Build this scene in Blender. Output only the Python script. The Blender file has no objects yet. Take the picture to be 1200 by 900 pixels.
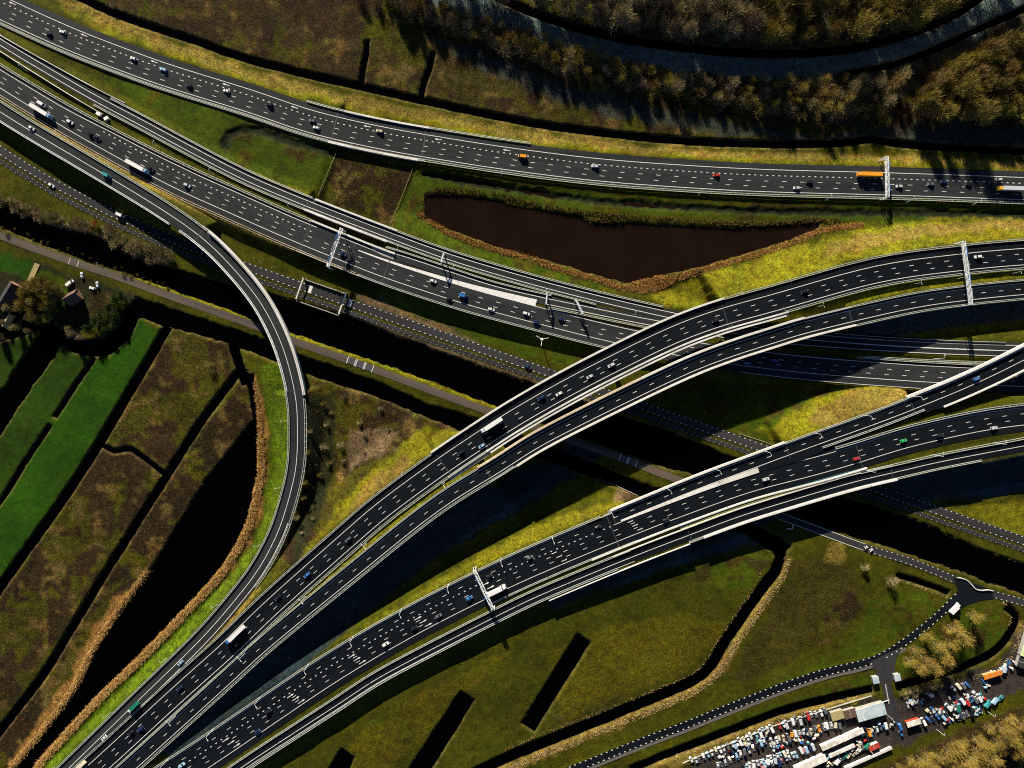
import bpy, math, random
import numpy as np
rng = np.random.default_rng(7)
random.seed(7)
PI = math.pi
C = bpy.context.scene.collection
sc = bpy.context.scene

# ------------------------------------------------------------------ mapping
H = 460.0            # camera height (m)
S = 0.57             # metres per photo pixel at ground level


def at(px, py, z=0.0):
    k = S * (H - z) / H
    return (px - 600.0) * k, (450.0 - py) * k


def atv(p, z):
    p = np.asarray(p, float)
    k = S * (H - np.asarray(z, float)) / H
    return np.stack([(p[:, 0] - 600) * k, (450 - p[:, 1]) * k], 1)


# ------------------------------------------------------------------ object helpers
def tag(o, label=None, cat=None, group=None, kind=None):
    if label:
        o['label'] = label
    if cat:
        o['category'] = cat
    if group:
        o['group'] = group
    if kind:
        o['kind'] = kind
    return o


def empty(name, loc=(0, 0, 0), rz=0.0):
    o = bpy.data.objects.new(name, None)
    o.location = loc
    o.rotation_euler = (0, 0, rz)
    o.empty_display_size = 0.5
    C.objects.link(o)
    return o


def copy_tree(o, parent=None):
    c = o.copy()
    C.objects.link(c)
    if parent is not None:
        c.parent = parent
    for ch in list(o.children):
        copy_tree(ch, c)
    return c


class MB:
    """collects polygons, builds ONE mesh object"""

    def __init__(s):
        s.v = []
        s.f = []
        s.m = []

    def face(s, pts, m=0):
        n = len(s.v)
        s.v += [tuple(p) for p in pts]
        s.f.append(tuple(range(n, n + len(pts))))
        s.m.append(m)

    def hexa(s, b, t, m=0):
        """b, t : four bottom and four top points (same winding, ccw from above)"""
        n = len(s.v)
        s.v += [tuple(p) for p in b] + [tuple(p) for p in t]
        for q in ((3, 2, 1, 0), (4, 5, 6, 7), (0, 1, 5, 4), (1, 2, 6, 5), (2, 3, 7, 6), (3, 0, 4, 7)):
            s.f.append(tuple(n + i for i in q))
            s.m.append(m)

    def box(s, c, d, rz=0.0, m=0):
        hx, hy, hz = d[0] / 2, d[1] / 2, d[2] / 2
        ca, sa = math.cos(rz), math.sin(rz)
        q = []
        for x, y in ((-hx, -hy), (hx, -hy), (hx, hy), (-hx, hy)):
            q.append((c[0] + x * ca - y * sa, c[1] + x * sa + y * ca))
        s.hexa([(x, y, c[2] - hz) for x, y in q], [(x, y, c[2] + hz) for x, y in q], m)

    def bar(s, a, b, w, h=None, m=0):
        """rectangular bar from a to b"""
        a = np.array(a, float)
        b = np.array(b, float)
        d = b - a
        L = np.linalg.norm(d)
        if L < 1e-6:
            return
        d /= L
        up = np.array([0, 0, 1.0]) if abs(d[2]) < .95 else np.array([1.0, 0, 0])
        r = np.cross(d, up)
        r /= np.linalg.norm(r)
        u = np.cross(r, d)
        h = w if h is None else h
        r = r * w / 2
        u = u * h / 2
        s.hexa([a - r - u, a + r - u, b + r - u, b - r - u], [a - r + u, a + r + u, b + r + u, b - r + u], m)

    def tube(s, a, b, ra, rb, n=6, m=0, cap=True):
        a = np.array(a, float)
        b = np.array(b, float)
        d = b - a
        L = np.linalg.norm(d)
        if L < 1e-6:
            return
        d /= L
        up = np.array([0, 0, 1.0]) if abs(d[2]) < .9 else np.array([1.0, 0, 0])
        r = np.cross(d, up)
        r /= np.linalg.norm(r)
        u = np.cross(r, d)
        k = len(s.v)
        for p, rad in ((a, ra), (b, rb)):
            for i in range(n):
                t = 2 * PI * i / n
                s.v.append(tuple(p + (r * math.cos(t) + u * math.sin(t)) * rad))
        for i in range(n):
            j = (i + 1) % n
            s.f.append((k + i, k + j, k + n + j, k + n + i))
            s.m.append(m)
        if cap:
            s.f.append(tuple(k + n + i for i in range(n)))
            s.m.append(m)
            s.f.append(tuple(k + n - 1 - i for i in range(n)))
            s.m.append(m)

    def build(s, name, mats, parent=None, smooth=False):
        me = bpy.data.meshes.new(name)
        me.from_pydata(s.v, [], s.f)
        if not isinstance(mats, (list, tuple)):
            mats = [mats]
        for m in mats:
            me.materials.append(m)
        if len(mats) > 1:
            me.polygons.foreach_set('material_index', s.m)
        if smooth:
            me.polygons.foreach_set('use_smooth', [True] * len(s.f))
        me.update()
        o = bpy.data.objects.new(name, me)
        C.objects.link(o)
        if parent is not None:
            o.parent = parent
        return o


def np_mesh(name, verts, faces, mat, k, parent=None, smooth=False):
    """fast mesh: verts (n,3), faces (m,k)"""
    me = bpy.data.meshes.new(name)
    verts = np.ascontiguousarray(verts, np.float32)
    faces = np.ascontiguousarray(faces, np.int32)
    me.vertices.add(len(verts))
    me.vertices.foreach_set('co', verts.ravel())
    me.loops.add(faces.size)
    me.loops.foreach_set('vertex_index', faces.ravel())
    me.polygons.add(len(faces))
    me.polygons.foreach_set('loop_start', np.arange(0, faces.size, k, dtype=np.int32))
    me.polygons.foreach_set('loop_total', np.full(len(faces), k, np.int32))
    me.polygons.foreach_set('use_smooth', np.full(len(faces), smooth, bool))
    me.update(calc_edges=True)
    me.validate()
    me.materials.append(mat)
    o = bpy.data.objects.new(name, me)
    C.objects.link(o)
    if parent is not None:
        o.parent = parent
    return o


# ------------------------------------------------------------------ materials
def nodes_of(name):
    m = bpy.data.materials.new(name)
    m.use_nodes = True
    nt = m.node_tree
    return m, nt, nt.nodes['Principled BSDF']


def noise_mat(name, c1, c2, scale=1.0, rough=.8, detail=5, metal=0.0, bump=0.0, spec=.3, c3=None, scale2=.1):
    """two colours mixed by object-space noise, a third in large patches"""
    m, nt, p = nodes_of(name)
    N = nt.nodes.new
    geo = N('ShaderNodeNewGeometry')
    no = N('ShaderNodeTexNoise')
    no.inputs['Scale'].default_value = scale
    no.inputs['Detail'].default_value = detail
    no.inputs['Roughness'].default_value = .65
    nt.links.new(geo.outputs['Position'], no.inputs['Vector'])
    cr = N('ShaderNodeValToRGB')
    cr.color_ramp.elements[0].position = .32
    cr.color_ramp.elements[1].position = .68
    cr.color_ramp.elements[0].color = (*c1, 1)
    cr.color_ramp.elements[1].color = (*c2, 1)
    nt.links.new(no.outputs['Fac'], cr.inputs['Fac'])
    out = cr.outputs['Color']
    if c3 is not None:
        n2 = N('ShaderNodeTexNoise')
        n2.inputs['Scale'].default_value = scale2
        n2.inputs['Detail'].default_value = 3
        nt.links.new(geo.outputs['Position'], n2.inputs['Vector'])
        mr = N('ShaderNodeMapRange')
        mr.inputs['From Min'].default_value = .45
        mr.inputs['From Max'].default_value = .65
        nt.links.new(n2.outputs['Fac'], mr.inputs['Value'])
        mx = N('ShaderNodeMixRGB')
        mx.inputs['Color2'].default_value = (*c3, 1)
        nt.links.new(mr.outputs['Result'], mx.inputs['Fac'])
        nt.links.new(out, mx.inputs['Color1'])
        out = mx.outputs['Color']
    nt.links.new(out, p.inputs['Base Color'])
    p.inputs['Roughness'].default_value = rough
    p.inputs['Metallic'].default_value = metal
    p.inputs['Specular IOR Level'].default_value = spec
    if bump:
        b = N('ShaderNodeBump')
        b.inputs['Strength'].default_value = 1
        b.inputs['Distance'].default_value = bump
        nt.links.new(no.outputs['Fac'], b.inputs['Height'])
        nt.links.new(b.outputs['Normal'], p.inputs['Normal'])
    return m


def paint(name, c, rough=.35, metal=0.0, spec=.5):
    d = tuple(x * .82 for x in c)
    return noise_mat(name, d, c, 1.3, rough, 4, metal, 0, spec)


def foliage(name, cols, trans=.15):
    """colour varies per object and by noise inside the crown"""
    m, nt, p = nodes_of(name)
    N = nt.nodes.new
    oi = N('ShaderNodeObjectInfo')
    geo = N('ShaderNodeNewGeometry')
    no = N('ShaderNodeTexNoise')
    no.inputs['Scale'].default_value = .55
    no.inputs['Detail'].default_value = 4
    nt.links.new(geo.outputs['Position'], no.inputs['Vector'])
    ad = N('ShaderNodeMath')
    ad.operation = 'ADD'
    nt.links.new(oi.outputs['Random'], ad.inputs[0])
    ma = N('ShaderNodeMath')
    ma.operation = 'MULTIPLY_ADD'
    ma.inputs[1].default_value = 1.4
    ma.inputs[2].default_value = -.7
    nt.links.new(no.outputs['Fac'], ma.inputs[0])
    nt.links.new(ma.outputs[0], ad.inputs[1])
    cr = N('ShaderNodeValToRGB')
    el = cr.color_ramp.elements
    while len(el) < len(cols):
        el.new(.5)
    for i, c in enumerate(cols):
        el[i].position = i / (len(cols) - 1)
        el[i].color = (*c, 1)
    nt.links.new(ad.outputs[0], cr.inputs['Fac'])
    nt.links.new(cr.outputs['Color'], p.inputs['Base Color'])
    p.inputs['Roughness'].default_value = .9
    p.inputs['Specular IOR Level'].default_value = .1
    return m


M = {}
M['asphalt'] = noise_mat('asphalt', (.014, .0165, .019), (.024, .0265, .029), .9, .8, 8, 0, .0, .12, (.029, .031, .033), .035)
M['asphalt_new'] = noise_mat('dark_asphalt', (.0035, .0058, .0088), (.0068, .0098, .0138), .8, .8, 8, 0, .0, .07, (.009, .012, .016), .03)
M['local_asphalt'] = noise_mat('local_asphalt', (.02, .021, .023), (.034, .034, .036), 1.2, .85, 7, 0, 0, .2, (.022, .022, .024), .05)
M['gravel'] = noise_mat('gravel_path', (.06, .05, .042), (.105, .088, .074), 1.1, .95, 7, 0, .05, .1, (.05, .045, .038), .08)
M['verge'] = noise_mat('verge_stone', (.07, .066, .06), (.13, .12, .11), 1.4, .95, 6, 0, .04, .1)
def road_mat(name, c1, c2, track):
    m, nt, p = nodes_of(name)
    N, L = nt.nodes.new, nt.links.new
    uv = N('ShaderNodeUVMap')
    uv.uv_map = 'along'
    geo = N('ShaderNodeNewGeometry')

    def noise(vec, scale, det):
        n = N('ShaderNodeTexNoise')
        n.inputs['Scale'].default_value = scale
        n.inputs['Detail'].default_value = det
        n.inputs['Roughness'].default_value = .7
        L(vec, n.inputs['Vector'])
        return n.outputs['Fac']
    mp = N('ShaderNodeMapping')
    mp.inputs['Scale'].default_value = (.012, .9, 1)
    L(uv.outputs['UV'], mp.inputs['Vector'])
    streak = noise(mp.outputs['Vector'], 1.0, 6)
    mp2 = N('ShaderNodeMapping')
    mp2.inputs['Scale'].default_value = (1 / 64, 1 / 7.2, 1)
    L(uv.outputs['UV'], mp2.inputs['Vector'])
    fl = N('ShaderNodeVectorMath')
    fl.operation = 'FLOOR'
    L(mp2.outputs['Vector'], fl.inputs[0])
    wn = N('ShaderNodeTexWhiteNoise')
    wn.noise_dimensions = '2D'
    L(fl.outputs[0], wn.inputs['Vector'])
    fine = noise(geo.outputs['Position'], .8, 8)

    def mad(a, b, c):
        n = N('ShaderNodeMath')
        n.operation = 'MULTIPLY_ADD'
        L(a, n.inputs[0])
        n.inputs[1].default_value = b
        if isinstance(c, float):
            n.inputs[2].default_value = c
        else:
            L(c, n.inputs[2])
        return n.outputs[0]
    f = mad(streak, 1.5 * track, mad(wn.outputs['Value'], .30, mad(fine, .9, -.85)))
    cr = N('ShaderNodeValToRGB')
    cr.color_ramp.elements[0].color = (*c1, 1)
    cr.color_ramp.elements[1].color = (*c2, 1)
    L(f, cr.inputs['Fac'])
    L(cr.outputs['Color'], p.inputs['Base Color'])
    p.inputs['Roughness'].default_value = .8
    p.inputs['Specular IOR Level'].default_value = .1
    return m


M['asphalt'] = road_mat('asphalt', (.009, .0105, .012), (.034, .038, .041), 1.0)
M['asphalt_new'] = road_mat('dark_asphalt', (.0007, .0018, .0036), (.0055, .0085, .0125), 1.0)
M['local_asphalt'] = road_mat('local_asphalt', (.014, .0145, .016), (.04, .041, .043), 1.0)
M['gravel'] = road_mat('gravel_path', (.05, .04, .033), (.115, .094, .078), 1.0)
M['line'] = noise_mat('road_paint', (.40, .40, .39), (.82, .82, .8), 1.1, .6, 8, 0, 0, .3)
M['concrete'] = noise_mat('concrete', (.5, .49, .46), (.72, .71, .68), .5, .85, 7, 0, .02, .2, (.42, .41, .37), .06)
M['concrete_white'] = noise_mat('pale_concrete', (.46, .455, .44), (.66, .65, .63), .35, .8, 8, 0, .01, .2, (.52, .49, .44), .05)
M['concrete_tan'] = noise_mat('stained_concrete', (.42, .33, .22), (.66, .56, .42), .35, .85, 7, 0, .02, .2, (.36, .28, .18), .05)
M['concrete_dark'] = noise_mat('weathered_concrete', (.2, .195, .18), (.33, .32, .29), .5, .9, 7, 0, .02, .2)
M['steel'] = noise_mat('galvanised_steel', (.36, .40, .37), (.56, .60, .55), .6, .55, 5, .25, 0, .4)
M['steel_white'] = noise_mat('pale_painted_steel', (.62, .66, .66), (.84, .87, .87), .8, .5, 4, .1, 0, .4)
M['steel_dark'] = noise_mat('dark_steel', (.05, .055, .06), (.1, .105, .11), .8, .5, 4, .4, 0, .4)
M['lamp'] = paint('lamp_housing', (.75, .78, .78), .5)
M['sign_blue'] = paint('sign_blue', (.02, .1, .35), .5)
M['sign_grey'] = paint('sign_back', (.3, .32, .33), .5)
M['glass'] = paint('tinted_glass', (.012, .015, .018), .08, 0, .6)
M['tyre'] = noise_mat('tyre_rubber', (.012, .012, .012), (.022, .022, .022), 5, .9)
M['light_clear'] = paint('headlight_lens', (.8, .82, .85), .15)
M['light_red'] = paint('tail_light_lens', (.4, .01, .01), .25)
M['bark'] = noise_mat('bark', (.09, .08, .06), (.28, .25, .19), 1.5, .95, 5)
M['twig'] = foliage('bare_twigs', [(.13, .095, .055), (.22, .175, .10), (.32, .26, .145), (.28, .245, .10)])
M['twig_olive'] = foliage('budding_twigs', [(.13, .10, .035), (.22, .175, .04), (.27, .23, .045), (.22, .14, .055)])
M['twig_gold'] = foliage('golden_twigs', [(.20, .125, .03), (.27, .19, .042), (.33, .235, .05), (.25, .20, .035)])
M['twig_rust'] = foliage('rusty_twigs', [(.22, .07, .025), (.30, .10, .03), (.26, .13, .05)])
M['leaf'] = foliage('evergreen_leaves', [(.03, .055, .01), (.05, .09, .012), (.09, .11, .015)])
M['reed'] = foliage('dry_reeds', [(.26, .125, .035), (.40, .22, .07), (.54, .35, .13)])
M['tussock'] = foliage('dead_tussocks', [(.07, .04, .018), (.13, .085, .03), (.18, .14, .03)])
M['straw'] = foliage('bleached_straw', [(.3, .2, .09), (.42, .29, .14), (.5, .38, .2)])
M['brick'] = noise_mat('brick_wall', (.16, .07, .045), (.26, .12, .08), 2.5, .9, 5)
M['roof_dark'] = noise_mat('dark_roof_tiles', (.018, .018, .022), (.04, .038, .042), 1.6, .8, 5, 0, .04)
M['roof_rust'] = noise_mat('rusty_roof', (.07, .04, .032), (.13, .08, .06), 1.2, .85, 5)
M['roof_blue'] = noise_mat('corrugated_blue_grey', (.26, .36, .42), (.42, .54, .6), .5, .5, 5, .1, 0, .4, (.5, .58, .6), .12)
M['roof_lime'] = noise_mat('pale_lime_roof', (.5, .62, .26), (.68, .78, .4), .6, .6, 4)
M['roof_white'] = noise_mat('white_roof', (.62, .6, .56), (.82, .8, .76), .7, .6, 5, 0, 0, .3, (.5, .46, .38), .2)
M['roof_straw'] = noise_mat('straw_roof', (.24, .21, .09), (.40, .35, .16), 1.4, .95, 5)
M['plank'] = noise_mat('weathered_planks', (.20, .16, .07), (.38, .31, .15), 1.6, .9, 5)
M['red_paint'] = paint('red_enamel', (.42, .05, .03))
M['orange_paint'] = paint('orange_enamel', (.62, .2, .02))
M['teal_glass'] = noise_mat('teal_screen_glass', (.02, .07, .09), (.05, .13, .15), .3, .3, 4, 0, 0, .5)
M['lime_glass'] = noise_mat('yellow_green_screen_glass', (.34, .36, .10), (.5, .48, .2), .3, .3, 4, 0, 0, .5)

CAR_COL = {'white': (.72, .73, .73), 'silver': (.5, .54, .58), 'black': (.012, .013, .016), 'grey': (.11, .12, .13),
           'blue': (.04, .16, .45), 'navy': (.012, .03, .10), 'red': (.5, .03, .025), 'orange': (.75, .3, .02),
           'green': (.03, .45, .12), 'teal': (.04, .28, .32), 'beige': (.5, .42, .3), 'yellow': (.8, .45, .02),
           'lightblue': (.3, .5, .68), 'bottlegreen': (.012, .17, .11), 'pink': (.6, .25, .26), 'cream': (.66, .6, .46)}
for k_, c_ in CAR_COL.items():
    M['car_' + k_] = paint('car_paint_' + k_, c_, .3)
# ------------------------------------------------------------------ roads
def catmull(P, step=1.0):
    P = np.asarray(P, float)
    out = []
    n = len(P)
    for i in range(n - 1):
        p0 = P[i - 1] if i > 0 else 2 * P[0] - P[1]
        p1, p2 = P[i], P[i + 1]
        p3 = P[i + 2] if i + 2 < n else 2 * P[-1] - P[-2]
        L = np.linalg.norm((p2 - p1)[:2])
        k = max(2, int(L / step))
        t = np.linspace(0, 1, k, endpoint=False)[:, None]
        out.append(.5 * ((2 * p1) + (-p0 + p2) * t + (2 * p0 - 5 * p1 + 4 * p2 - p3) * t ** 2 + (-p0 + 3 * p1 - 3 * p2 + p3) * t ** 3))
    out.append(P[-1:])
    return np.concatenate(out)


def resample(P, step):
    d = np.r_[0, np.cumsum(np.linalg.norm(np.diff(P[:, :2], axis=0), axis=1))]
    n = int(d[-1] / step) + 1
    s = np.arange(n) * step
    return np.stack([np.interp(s, d, P[:, k]) for k in range(P.shape[1])], 1)


def gsmooth(P, sig):
    r = int(sig * 3)
    k = np.exp(-.5 * (np.arange(-r, r + 1) / sig) ** 2)
    k /= k.sum()
    d0 = P[0] - P[min(5, len(P) - 1)]
    d1 = P[-1] - P[-min(6, len(P))]
    n0 = np.arange(r, 0, -1)[:, None] / 5.0
    n1 = np.arange(1, r + 1)[:, None] / 5.0
    Q = np.concatenate([P[0] + d0 * n0, P, P[-1] + d1 * n1])
    return np.stack([np.convolve(Q[:, i], k, 'valid') for i in range(P.shape[1])], 1)


class Road:
    def __init__(s, key, desc, pts, z, sig=11, step=2.0, extend=(60, 60)):
        s.key, s.desc = key, desc
        P = np.asarray(pts, float)
        if isinstance(z, (int, float)):
            zz = np.full(len(P), float(z))
        elif isinstance(z[0], (tuple, list)):
            zz = np.interp(P[:, 0], [a for a, b in z], [b for a, b in z])
        else:
            zz = np.asarray(z, float)
        P = np.c_[P, zz]
        D = gsmooth(resample(catmull(P), 1.0), sig)
        for side in (0, 1):                       # straight extension (photo px)
            e = extend[side]
            if e:
                if side == 0:
                    d = D[0] - D[8]
                    d /= np.linalg.norm(d[:2])
                    d[2] = 0
                    D = np.concatenate([D[0] + d * np.arange(e, 0, -1)[:, None], D])
                else:
                    d = D[-1] - D[-9]
                    d /= np.linalg.norm(d[:2])
                    d[2] = 0
                    D = np.concatenate([D, D[-1] + d * np.arange(1, e + 1)[:, None]])
        if not isinstance(z, (int, float)) and isinstance(z[0], (tuple, list)):
            zs = gsmooth(np.interp(D[:, 0], [a for a, b in z], [b for a, b in z])[:, None], 22)[:, 0]
            D[:, 2] = zs
        W = np.c_[atv(D[:, :2], D[:, 2]), D[:, 2], D[:, :2]]
        W = resample(W, step)
        s.W = W[:, :3]
        s.px = W[:, 3:]
        t = np.gradient(W[:, :2], axis=0)
        t /= np.linalg.norm(t, axis=1)[:, None]
        s.t = t
        s.r = np.stack([t[:, 1], -t[:, 0]], 1)
        s.n = len(W)
        s.step = step
        s.bridges = []
        s.emb = None

    def idx(s, p):
        if p is None:
            return None
        if isinstance(p, (int, float)):
            return int(np.argmin(np.abs(s.px[:, 0] - p)))
        return int(np.argmin(((s.px - np.array(p)) ** 2).sum(1)))

    def rng(s, a, b):
        i = 0 if a is None else s.idx(a)
        j = s.n - 1 if b is None else s.idx(b)
        return (i, j) if i <= j else (j, i)

    def off(s, o):
        """offset array from a number or [(px_x or (x,y), off), ...]"""
        if isinstance(o, (int, float)):
            return np.full(s.n, float(o))
        k = sorted((s.idx(a), b) for a, b in o)
        return np.interp(np.arange(s.n), [a for a, b in k], [b for a, b in k])

    def line(s, o, i=0, j=None, dz=0.0):
        j = s.n - 1 if j is None else j
        q = s.W[i:j + 1].copy()
        oo = s.off(o)[i:j + 1]
        q[:, :2] += s.r[i:j + 1] * oo[:, None]
        q[:, 2] += dz
        return q

    def z_at(s, i):
        return s.W[i, 2]

    def locate(s, x, y):
        """photo pixel -> world xyz on the road, heading angle, index"""
        i = s.idx((x, y))
        z = s.W[i, 2]
        wx, wy = at(x, y, z)
        i = int(np.argmin(((s.W[:, :2] - (wx, wy)) ** 2).sum(1)))
        return wx, wy, s.W[i, 2], math.atan2(s.t[i, 1], s.t[i, 0]), i


def strip(mb, A, B, m=0):
    n = len(mb.v)
    k = len(A)
    mb.v += [tuple(p) for p in A] + [tuple(p) for p in B]
    for i in range(k - 1):
        mb.f.append((n + k + i, n + k + i + 1, n + i + 1, n + i))
        mb.m.append(m)


def wall(mb, A, w, z0, z1, nrm, m=0):
    """solid strip following polyline A (n,3): width w centred, from z0 to z1 above it"""
    h = nrm * (w / 2)
    L = A.copy()
    L[:, :2] -= h
    R = A.copy()
    R[:, :2] += h
    n = len(mb.v)
    k = len(A)
    for P, z in ((L, z0), (R, z0), (R, z1), (L, z1)):
        mb.v += [(p[0], p[1], p[2] + z) for p in P]
    for i in range(k - 1):
        for a, b in ((0, 1), (1, 2), (2, 3), (3, 0)):
            mb.f.append((n + a * k + i, n + b * k + i, n + b * k + i + 1, n + a * k + i + 1)[::-1])
            mb.m.append(m)
    mb.f.append((n, n + k, n + 2 * k, n + 3 * k)[::-1])
    mb.m.append(m)
    e = k - 1
    mb.f.append((n + e, n + k + e, n + 2 * k + e, n + 3 * k + e))
    mb.m.append(m)


def solid_line(mb, rd, o, a=None, b=None, w=.36, dz=.012):
    i, j = rd.rng(a, b)
    oo = rd.off(o)
    A = rd.line(0, i, j, dz)
    B = A.copy()
    A[:, :2] += rd.r[i:j + 1] * (oo[i:j + 1] - w / 2)[:, None]
    B[:, :2] += rd.r[i:j + 1] * (oo[i:j + 1] + w / 2)[:, None]
    strip(mb, A, B)


def dashes(mb, rd, o, ln, period, w, a=None, b=None, dz=.012, phase=0.0):
    i, j = rd.rng(a, b)
    P = rd.line(o, i, j, dz)
    R = rd.r[i:j + 1]
    d = np.r_[0, np.cumsum(np.linalg.norm(np.diff(P[:, :2], axis=0), axis=1))]
    s = phase
    while s + ln < d[-1]:
        q = []
        ts = (s, s + ln)
        for u in ts:
            c = np.array([np.interp(u, d, P[:, k]) for k in range(3)])
            r = np.array([np.interp(u, d, R[:, k]) for k in range(2)])
            q.append((c, r))
        (c0, r0), (c1, r1) = q
        mb.face([(c0[0] + r0[0] * w / 2, c0[1] + r0[1] * w / 2, c0[2]), (c1[0] + r1[0] * w / 2, c1[1] + r1[1] * w / 2, c1[2]),
                 (c1[0] - r1[0] * w / 2, c1[1] - r1[1] * w / 2, c1[2]), (c0[0] - r0[0] * w / 2, c0[1] - r0[1] * w / 2, c0[2])])
        s += period


def arrow(mb, rd, x, y, ln=5.0, sign=1, dz=.014, w=.42):
    wx, wy, wz, a, i = rd.locate(x, y)
    if sign < 0:
        a += PI
    ca, sa = math.cos(a), math.sin(a)

    def T(u, v):
        return (wx + u * ca - v * sa, wy + u * sa + v * ca, wz + dz)
    mb.face([T(-ln / 2, -w / 2), T(ln * .12, -w / 2), T(ln * .12, w / 2), T(-ln / 2, w / 2)])
    mb.face([T(ln * .12, -w * 1.5), T(ln / 2, 0), T(ln * .12, w * 1.5)])


R2_Z = [(-60, 4), (300, 4.2), (380, 5), (460, 4.8), (600, 4.2), (760, 3.6), (900, 3), (1250, 2.4)]
R3_Z = R2_Z
F1_Z = [(0, 4.4), (110, 4.8), (250, 6.4), (330, 9.4), (440, 13.6), (540, 16), (640, 16.5), (880, 16), (1000, 14), (1100, 10.5), (1200, 7.2), (1280, 6)]
F2_Z = [(150, 4.0), (300, 4.2), (400, 4.6), (600, 5.2), (720, 6.3), (800, 7.2), (900, 8.4), (1000, 9.6), (1100, 10.8), (1200, 11.6), (1280, 12)]
FR_Z = [(600, 5.2), (720, 6.4), (800, 7.4), (900, 8.7), (1000, 10.2), (1080, 11.4), (1200, 13), (1280, 13.4)]

RD = {}


def mk(key, desc, pts, z, **k):
    RD[key] = Road(key, desc, pts, z, **k)
    return RD[key]


N1 = mk('N1', 'wide motorway across the top', [(-60, -34), (12.5, 0), (65, 24), (100, 39), (150, 58), (200, 76), (300, 107), (367.5, 130), (450, 149), (525, 162),
        (600, 173.5), (700, 185.8), (800, 193.5), (900, 198.7), (1042, 202.5), (1200, 208), (1270, 211)], [(-60, 2.4), (300, 2.4), (380, 2.6), (500, 2.4), (600, 1.7), (800, 1.4), (1280, 1.4)], sig=16)
R2 = mk('R2', 'narrow slip road south of the top motorway', [(-60, 14), (0, 53), (55, 86), (110, 118), (167, 148), (200, 166), (280, 208), (340, 234), (380, 250), (453, 278), (517, 301.5),
        (580, 321), (660, 343), (760, 367), (860, 387), (960, 399), (1060, 406.5), (1178, 411), (1270, 412)], R2_Z, sig=16)
R2B = mk('R2B', 'exit lane beside the busy motorway', [(370, 269), (400, 280), (467, 298.5), (520, 316), (580, 335.5), (642, 350), (688, 359.5), (760, 374), (860, 390.5), (960, 399.2), (1060, 406), (1180, 411)], R2_Z, sig=10, extend=(0, 0))
R3 = mk('R3', 'busy motorway from the upper left', [(-60, 65), (0, 103), (73, 148), (117, 173), (200, 218), (267, 248.5), (333, 278), (383, 298.5), (447, 324), (522, 349), (560, 360.5),
        (643, 382.5), (720, 401.5), (800, 417.5), (875, 429), (960, 438.5), (1060, 446), (1093, 448), (1200, 453), (1270, 455)], R3_Z, sig=16)
R4 = mk('R4', 'curving loop ramp on the left', [(-60, 91), (0, 131), (42, 157), (120, 203), (192, 247), (242, 283), (280, 322), (307, 357), (328, 398), (340, 435), (347.5, 472), (348.5, 500), (347, 548),
        (334, 600), (323, 630), (303, 667), (278, 700), (236, 748.5), (163, 820), (125, 857), (83, 898), (40, 940)],
        [6, 6, 6.6, 7.6, 8.4, 8.8, 9, 9, 9, 8.6, 8, 7.3, 6.4, 5.9, 5.8, 5.8, 5.8, 5.8, 5.2, 4.5, 4.3, 4.2], sig=12)
R5 = mk('R5', 'dotted local road along the canal', [(-60, 125), (6, 175), (53, 204), (82, 220), (137, 247.5), (215, 281), (300, 312), (352, 330.5), (422, 355), (487, 378), (562, 404), (632, 428.5),
        (820, 495), (866, 511), (1102, 595), (1196, 628), (1270, 654)], .25, sig=14)
F1A = mk('F1A', 'northern deck of the upper flyover', [(45, 948), (102, 898), (155, 849.5), (210, 799), (260, 754.5), (287, 728), (322, 695), (400, 626), (443, 589), (513, 537.5), (560, 506), (588, 487.5),
        (640, 457), (700, 425), (783, 384.5), (842, 362.5), (900, 346.5), (1025, 312), (1127, 297.5), (1200, 291), (1270, 287)], F1_Z, sig=16)
F1B = mk('F1B', 'southern deck of the upper flyover', [(90, 944), (143, 898), (260, 792), (307, 749), (400, 672.5), (505, 588.5), (582, 540), (640, 504), (793, 429), (867, 400.5), (900, 390.5), (943, 377),
        (1060, 349.5), (1130, 339), (1200, 332), (1270, 327)], F1_Z, sig=16)
F2A = mk('F2A', 'wide main deck of the lower flyover', [(170, 948), (247, 898), (307, 857.5), (400, 795), (487, 744), (568, 702.5), (620, 678), (700, 644), (778, 613), (860, 583), (897, 571.5), (960, 555.5), (1010, 541),
        (1067, 523.5), (1150, 505), (1200, 498), (1270, 491)], F2_Z, sig=16)
F2R = mk('F2R', 'ramp forking off the lower flyover', [(540, 694), (600, 663), (660, 632.5), (718, 607.5), (758, 591), (798, 574.5), (840, 558), (881, 543), (921, 528), (961, 513.5), (1002, 499), (1043, 484), (1083, 468),
        (1122.5, 452), (1162, 434), (1200, 415), (1270, 379)], FR_Z, sig=12, extend=(0, 60))
F2B = mk('F2B', 'narrow outer lane of the lower flyover', [(215, 948), (285, 898), (400, 823), (453, 789), (600, 713), (660, 686), (740, 653), (800, 630), (860, 607.5), (900, 594.5), (1000, 565), (1060, 551), (1100, 541.5),
        (1200, 522.5), (1270, 510)], F2_Z, sig=16)
PT = mk('PT', 'towpath south of the canal', [(-60, 254), (0, 276), (40, 291), (85, 307), (140, 325), (200, 347), (297, 381), (350, 402), (400, 419), (485, 450), (570, 481), (740, 541), (775, 555), (915, 605),
        (1015, 642), (1060, 655.5), (1100, 671), (1130, 684), (1160, 695), (1200, 706), (1270, 724)], .25, sig=10)
SW = mk('SW', 'dotted lane by the scrapyard', [(600, 930), (665, 904), (700, 890), (760, 866), (800, 851), (847, 832), (880, 819), (916, 805), (933, 799), (955, 791.5), (980, 784.5), (1005, 779), (1030, 771), (1050, 759.5), (1069, 746),
        (1087, 732), (1102, 719), (1115, 706), (1128, 694), (1142, 688)], .25, sig=6, extend=(60, 0))
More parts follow.
